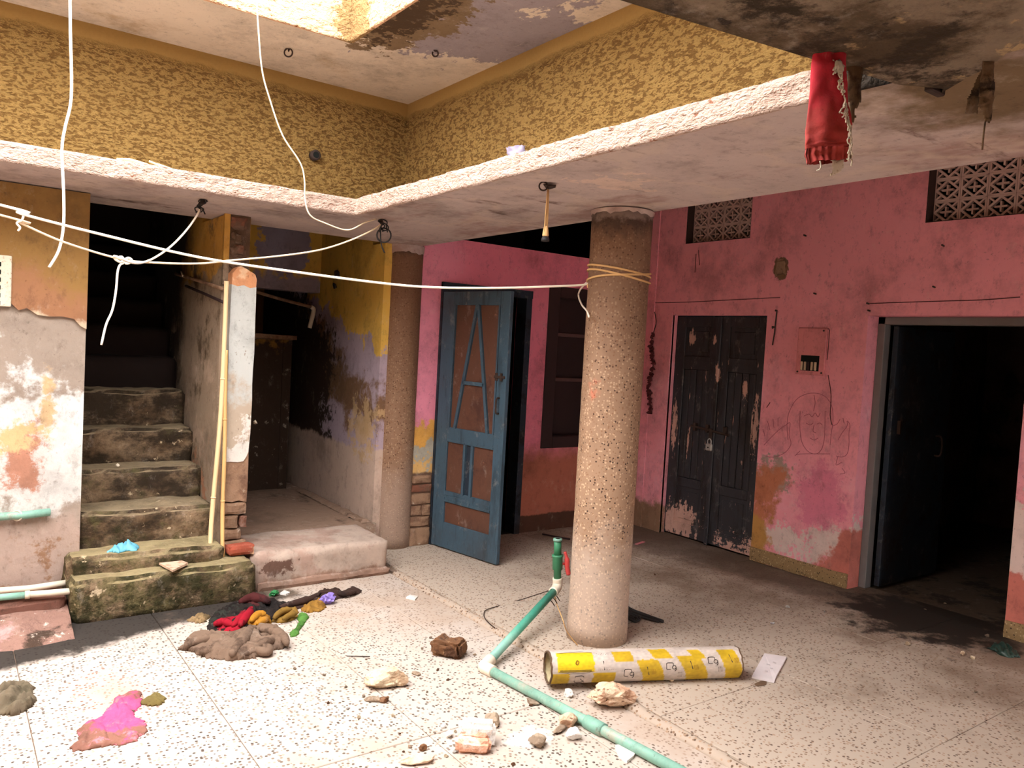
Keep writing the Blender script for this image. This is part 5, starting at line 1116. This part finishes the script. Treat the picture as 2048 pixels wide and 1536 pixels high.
# crumbs
rd = random.Random(21); CB = [RW, RC, RG, RG, RS, RB]; cm = []
for k in range(10):
    g = Geo().hull((0, 0, 0), (1, .8, .55), 12, 100+k); me = bpy.data.meshes.new('crumb'); me.from_pydata(g.v, [], g.f); me.materials.append(CB[k % 6]); cm.append(me)
LM = [((1.76, 2.55), 'around the cornice fragment'), ((1.70, 3.2), 'around the cream mortar lump'), ((2.16, 3.4), 'around the dark brick chunk'), ((2.35, 2.6), 'beside the green pipe on the courtyard floor'), ((2.05, 2.9), 'between the pipe elbow and the cornice fragment'), ((1.2, 3.3), 'on the bright floor right of the pink cloth'), ((1.4, 3.9), 'in front of the brown knitted rag'), ((1.2, 2.7), 'on the bright floor at the bottom edge'), ((2.2, 4.2), 'along the kerb of the verandah')]
def crumb(x, y, z, s, lb, grp):
    o = bpy.data.objects.new('crumb', rd.choice(cm)); COL.objects.link(o); o.location = (x, y, z); o.scale = (s, s, s); o.rotation_euler = (0, 0, rd.uniform(0, 6.3)); tag(o, lb, 'crumb', grp)
cnt = 0
while cnt < 130:
    x, y = rd.gauss(1.95, .5), rd.gauss(2.75, .5)
    if not (.5 < x < 2.57 and 1.9 < y < 4.5): continue
    w = min(LM, key=lambda l: (l[0][0]-x)**2+(l[0][1]-y)**2)[1]
    crumb(x, y, -.02, rd.choice([.004, .005, .006, .008, .010, .013]), 'tiny plaster crumb '+w, 'plaster crumbs '+w); cnt += 1
for px, s in list(zip([(4.597,3.046,0),(4.229,2.9,0),(4.673,2.28,0),(5.284,2.095,0),(4.707,4.329,0),(4.291,2.194,0),(4.09,3,-0),(4.32,1.748,-0),(5.463,2.567,0),(5.742,2.565,0),(3.193,2.402,0),(4.753,2.87,0),(4.329,3.995,0),(4.059,2.28,0),(3.583,2.854,-0)], [.022, .018, .022, .022, .016, .01, .01, .014, .012, .014, .012, .012, .012, .009, .008])):
    crumb(px[0], px[1], .001, s, 'small chip of rubble scattered on the dim verandah floor', 'chips on the verandah floor')
for k, px in enumerate([(4.809,2.029,0),(4.806,1.973,0)]): o = Geo().hull((px[0], px[1], 0), (.024, .016, .014), 14, 70+k).obj('pale_stone', RC, None); tag(o, ['left of two pale stones before the dark doorway', 'right of two pale stones before the dark doorway'][k], 'stone')
for k, (px, s, lb, mt) in enumerate([([(1.97,4.507,0)][0], .05, 'crumpled purple and white wrapper at the end of the rags', plain('purple_wrapper', (150, 130, 214), .4, .5, .3, 40)), ([(1.735,4.798,-0.02)][0], .03, 'small green wrapper above the rags', plain('green_wrapper', (40, 130, 70), .4, .5))]):
    o = Geo().rock((px[0], px[1], -.02), (s, s*.8, s*.8), 41+k, 3, .45, 3.).obj('wrapper', mt, None); tag(o, lb, 'wrapper')
for k, (P, lb) in enumerate([([(1.776,4.805,-0.015),(1.803,4.77,-0.015),(1.839,4.797,-0.015),(1.819,4.851,-0.015)], 'white chip lying at the kerb above the rags'), ([(2.452,4.384,-0.015),(2.485,4.324,-0.015),(2.531,4.367,-0.015),(2.499,4.417,-0.015)], 'white paper chip on the terrazzo near the kerb line')]):
    n = len(P); o = Geo().add([(p[0], p[1], -.0195) for p in P]+[(p[0], p[1], -.008) for p in P], [(0, 1, 2, 3), (7, 6, 5, 4)]+[(i, i+n, (i+1) % n+n, (i+1) % n) for i in range(n)]).obj('white_chip', RW, None); tag(o, lb, 'chip')
o = Geo().bev(-.07, .07, -.015, .015, 0, .006, .002).obj('wood_lath', M['pink_niche'], None); _q = [(4.917,4.734,0)][0]; o.location = (_q[0], _q[1], .001); o.rotation_euler = (0, 0, .3); tag(o, 'flat pink lath lying on the floor behind the middle column', 'lath')
o = Geo().tube(smooth_pts([(0.246,4.07,-0.017),(0.3,4.052,-0.017)], 3), .003, 5)
o = Geo().tube([(1.738,3.704,-0.016),(1.841,3.641,-0.016)], .0025, 5).obj('twig', M['iron'], None); tag(o, 'thin dark twig on the terrazzo right of the brown rag', 'twig')
o = Geo().tube(smooth_pts([(4.301,5.315,0.01),(4.348,5.199,0.01),(4.415,5.076,0.01)], 3), .008, 6).obj('stick', M['dark_wood'], None, True); tag(o, 'dark stick lying on the floor by the blue door', 'stick')

# ------------------------------------------------------------------ rags
def clothmat(name, c, d, bs=90): return paint(name, c, [(d, specks(8, .5, .64))], var=.14, bump=.5, bscale=bs, bdist=.004, vscale=8)
def rag(name, lb, P, h, mat, seed, z=-.02, fs=24, res=.007, cat='cloth', grp='rags heaped by the steps', **kw):
    o = Geo().cloth([(p[0], p[1]) for p in P], z, h, fs, seed, res, **kw).obj(name, mat, None, True); tag(o, lb, cat, grp); return o
def fold(par, pts, r, mat, z=0.): 
    P = smooth_pts([(p[0], p[1], p[2]+z) for p in pts], 6); k = len(P)
    g = Geo().tube(P, [r*(.35+.65*math.sin(math.pi*(i+.8)/(k+.6)))*(1+.18*mn.noise(Vector((i*.5, r*99, 0)))) for i in range(k)], 12)
    return g.obj('fold', mat, par, True)
C1 = clothmat('brown_knit', (124, 102, 86), (88, 70, 58)); C2 = clothmat('red_rag', (156, 20, 40), (96, 12, 26)); C3 = clothmat('mustard_rag', (176, 122, 38), (124, 82, 24)); C4 = clothmat('dark_rag', (62, 44, 38), (40, 28, 26)); C5 = clothmat('maroon_rag', (78, 34, 34), (48, 24, 26)); C6 = clothmat('olive_gold', (136, 104, 46), (78, 66, 36))
rag('wet_rag', 'blackish wet cloth spread under the coloured rags', [(1.217,4.405,-0.015),(1.282,4.567,-0.015),(1.398,4.719,-0.015),(1.512,4.764,-0.015),(1.677,4.703,-0.015),(1.789,4.626,-0.015),(1.679,4.479,-0.015),(1.563,4.369,-0.015),(1.445,4.304,-0.015),(1.332,4.26,-0.015),(1.257,4.316,-0.015)], .03, clothmat('wet_black', (36, 30, 28), (24, 20, 20)), 19)
k = rag('knitted_rag', 'crumpled brown knitted garment in front of the coloured rags', [(1.021,4.187,-0.01),(1.107,4.298,-0.01),(1.22,4.337,-0.01),(1.318,4.286,-0.01),(1.411,4.341,-0.01),(1.503,4.277,-0.01),(1.554,4.181,-0.01),(1.551,4.017,-0.01),(1.499,3.95,-0.01),(1.434,3.954,-0.01),(1.397,3.884,-0.01),(1.301,3.905,-0.01),(1.226,3.903,-0.01),(1.133,3.967,-0.01),(1.092,4.06,-0.01)], .05, C1, 3, fs=9, wave=.5)
for P, r in [([(1.208,3.914,0.02),(1.257,3.977,0.02),(1.315,4.068,0.02),(1.377,4.165,0.02),(1.419,4.211,0.02)], .034), ([(1.305,3.921,0.015),(1.374,3.974,0.015),(1.437,4.004,0.015),(1.497,4.052,0.015)], .026), ([(1.276,3.907,0.01),(1.34,3.932,0.01),(1.375,3.883,0.01),(1.41,3.924,0.01),(1.396,3.993,0.01)], .022), ([(1.049,4.145,0.01),(1.118,4.185,0.01),(1.192,4.194,0.01),(1.233,4.141,0.01)], .028), ([(1.091,4.039,0.008),(1.163,4.031,0.008),(1.212,3.976,0.008)], .022), ([(1.442,4.182,0.02),(1.489,4.124,0.02),(1.51,4.014,0.02),(1.495,3.912,0.02)], .03)]: fold(k, P, r, C1)
k = rag('red_rag', 'bright red cloth in the heap of rags', [(1.233,4.385,0),(1.296,4.476,0),(1.373,4.473,0),(1.436,4.553,-0),(1.497,4.6,0),(1.559,4.589,0),(1.521,4.472,0),(1.446,4.381,0),(1.38,4.275,0),(1.329,4.251,0),(1.259,4.304,0)], .035, C2, 4, fs=12)
for P, r in [([(1.249,4.367,0.02),(1.304,4.374,0.02),(1.334,4.306,0.02)], .022), ([(1.363,4.276,0.025),(1.419,4.371,0.025),(1.494,4.482,0.025)], .026), ([(1.329,4.291,0.02),(1.39,4.383,0.02),(1.459,4.497,0.02)], .02)]: fold(k, P, r, C2)
k = rag('mustard_rag', 'mustard yellow cloth folded beside the red rag', [(1.412,4.345,-0),(1.478,4.438,0),(1.552,4.514,0),(1.593,4.475,0),(1.559,4.342,0),(1.518,4.291,-0),(1.451,4.273,0)], .035, C3, 5, fs=12)
for P, r in [([(1.434,4.31,0.025),(1.498,4.386,0.025),(1.542,4.382,0.025)], .024), ([(1.452,4.263,0.02),(1.506,4.306,0.02),(1.546,4.34,0.02)], .02)]: fold(k, P, r, C3)
k = rag('olive_rag', 'olive and gold patterned cloth right of the mustard rag', [(1.563,4.371,-0.01),(1.654,4.495,-0.01),(1.736,4.553,-0.01),(1.771,4.496,-0.01),(1.743,4.373,-0.01),(1.673,4.315,-0.01),(1.597,4.299,-0.01)], .03, C6, 6, fs=14)
for P, r in [([(1.57,4.326,0.015),(1.638,4.403,0.015),(1.707,4.427,0.015)], .02), ([(1.609,4.288,0.015),(1.666,4.332,0.015),(1.713,4.346,0.015)], .018)]: fold(k, P, r, C6)
rag('gold_rag', 'flat gold cloth near the purple wrapper', [(1.78,4.487,-0.015),(1.869,4.586,-0.015),(1.954,4.587,-0.015),(1.947,4.444,-0.015),(1.877,4.399,-0.015),(1.8,4.409,-0.015)], .025, clothmat('gold_rag', (156, 114, 48), (110, 78, 32)), 7, fs=14)
k = rag('maroon_rag', 'maroon cloth lying nearest the mossy step', [(1.478,4.71,0),(1.548,4.822,0),(1.624,4.828,0),(1.688,4.753,0),(1.655,4.622,0),(1.585,4.576,-0),(1.513,4.593,0)], .03, C5, 8, fs=14)
fold(k, [(1.471,4.634,0.03),(1.545,4.679,0.03),(1.602,4.631,0.03),(1.62,4.56,0.03)], .03, C5)
k = rag('dark_rag', 'long dark brown cloth trailing along the kerb', [(1.624,4.549,-0.01),(1.702,4.632,-0.01),(1.779,4.635,-0.01),(1.87,4.654,-0.01),(1.954,4.701,-0.01),(2.076,4.801,-0.01),(2.112,4.737,-0.01),(2.167,4.687,-0.01),(2.248,4.742,-0.01),(2.274,4.658,-0.01),(2.196,4.582,-0.01),(2.073,4.554,-0.01),(1.954,4.507,-0.01),(1.809,4.497,-0.01),(1.722,4.481,-0.01),(1.642,4.462,-0.01)], .022, C4, 9, fs=14)
for P, r in [([(1.668,4.502,0.01),(1.771,4.531,0.01),(1.878,4.562,0.01),(1.976,4.643,0.01)], .022), ([(1.979,4.649,0.008),(2.053,4.635,0.008),(2.11,4.562,0.008),(2.197,4.587,0.008)], .018)]: fold(k, P, r, C4)
rag('bottle_green_rag', 'dark green cloth behind the red rag', [(1.249,4.464,0),(1.317,4.595,0),(1.375,4.701,0),(1.462,4.698,0),(1.503,4.617,0),(1.416,4.525,0),(1.31,4.469,0)], .03, clothmat('bottle_green', (44, 46, 40), (30, 28, 28)), 10, fs=14)
rag('green_ribbon', 'bright green strip of cloth at the right of the rags', [(1.594,4.149,-0.012),(1.656,4.222,-0.012),(1.704,4.287,-0.012),(1.712,4.357,-0.012),(1.752,4.413,-0.012),(1.793,4.392,-0.012),(1.772,4.308,-0.012),(1.717,4.244,-0.012),(1.658,4.15,-0.012),(1.617,4.087,-0.012),(1.583,4.088,-0.012)], .02, clothmat('leaf_green', (84, 130, 58), (52, 92, 40)), 11, fs=20, res=.007, rag=.008)
rag('pink_cloth', 'flattened bright pink cloth stuck to the floor with mud', [(0.508,3.554,-0.018),(0.575,3.606,-0.018),(0.631,3.691,-0.018),(0.671,3.769,-0.018),(0.727,3.784,-0.018),(0.766,3.751,-0.018),(0.745,3.66,-0.018),(0.703,3.544,-0.018),(0.718,3.435,-0.018),(0.719,3.366,-0.018),(0.674,3.308,-0.018),(0.603,3.313,-0.018),(0.534,3.326,-0.018),(0.464,3.322,-0.018),(0.437,3.381,-0.018),(0.463,3.447,-0.018)], .016, paint('pink_muddy_cloth', (206, 84, 132), [((142, 98, 84), lambda m: m.ss(m.add(m.blob((.655, 3.56, 0), (.17, .24, .2)), m.nz(9, .7)), .35, .05)), ((206, 120, 132), specks(16, .56, .64))], var=.12, bump=.6, bscale=60, bdist=.006), 12, grp='rags on the bright floor', fs=18)
rag('khaki_scrap', 'small khaki cloth scrap joined to the pink cloth', [(0.753,3.678,-0.018),(0.792,3.713,-0.018),(0.836,3.701,-0.018),(0.848,3.637,-0.018),(0.813,3.59,-0.018),(0.766,3.583,-0.018),(0.741,3.619,-0.018)], .03, clothmat('khaki', (116, 102, 58), (80, 70, 40)), 13, grp='rags on the bright floor')
rag('crumpled_hat', 'faded grey-brown cloth cap lying at the left edge', [(0.181,3.882,-0.015),(0.204,4.003,-0.015),(0.244,4.066,-0.015),(0.291,4.099,-0.015),(0.341,4.096,-0.015),(0.374,4.018,-0.015),(0.375,3.903,-0.015),(0.347,3.831,-0.015),(0.292,3.778,-0.015),(0.23,3.793,-0.015)], .05, clothmat('cap_grey', (112, 100, 82), (84, 76, 60)), 14, cat='hat', grp='rags on the bright floor', fs=9)
rag('grey_rag', 'small tan rag lying on the wet stain by the mossy step', [(1.155,4.604,-0.012),(1.219,4.645,-0.012),(1.289,4.591,-0.012),(1.257,4.515,-0.012),(1.183,4.5,-0.012)], .03, clothmat('tan_rag', (150, 124, 88), (104, 86, 60)), 15)
_q = [(5.089,1.93,0)][0]
rag('green_bag', 'dark green plastic bag on the floor at the right edge', [(5.074,1.998,0),(5.19,2.007,0),(5.23,1.968,0),(5.189,1.903,0),(5.09,1.838,0),(5.022,1.874,0),(5.018,1.926,0)], .05, plain('dark_green_plastic', (40, 66, 58), .4, .5), 16, z=0.001, cat='bag', grp='litter at the right edge')
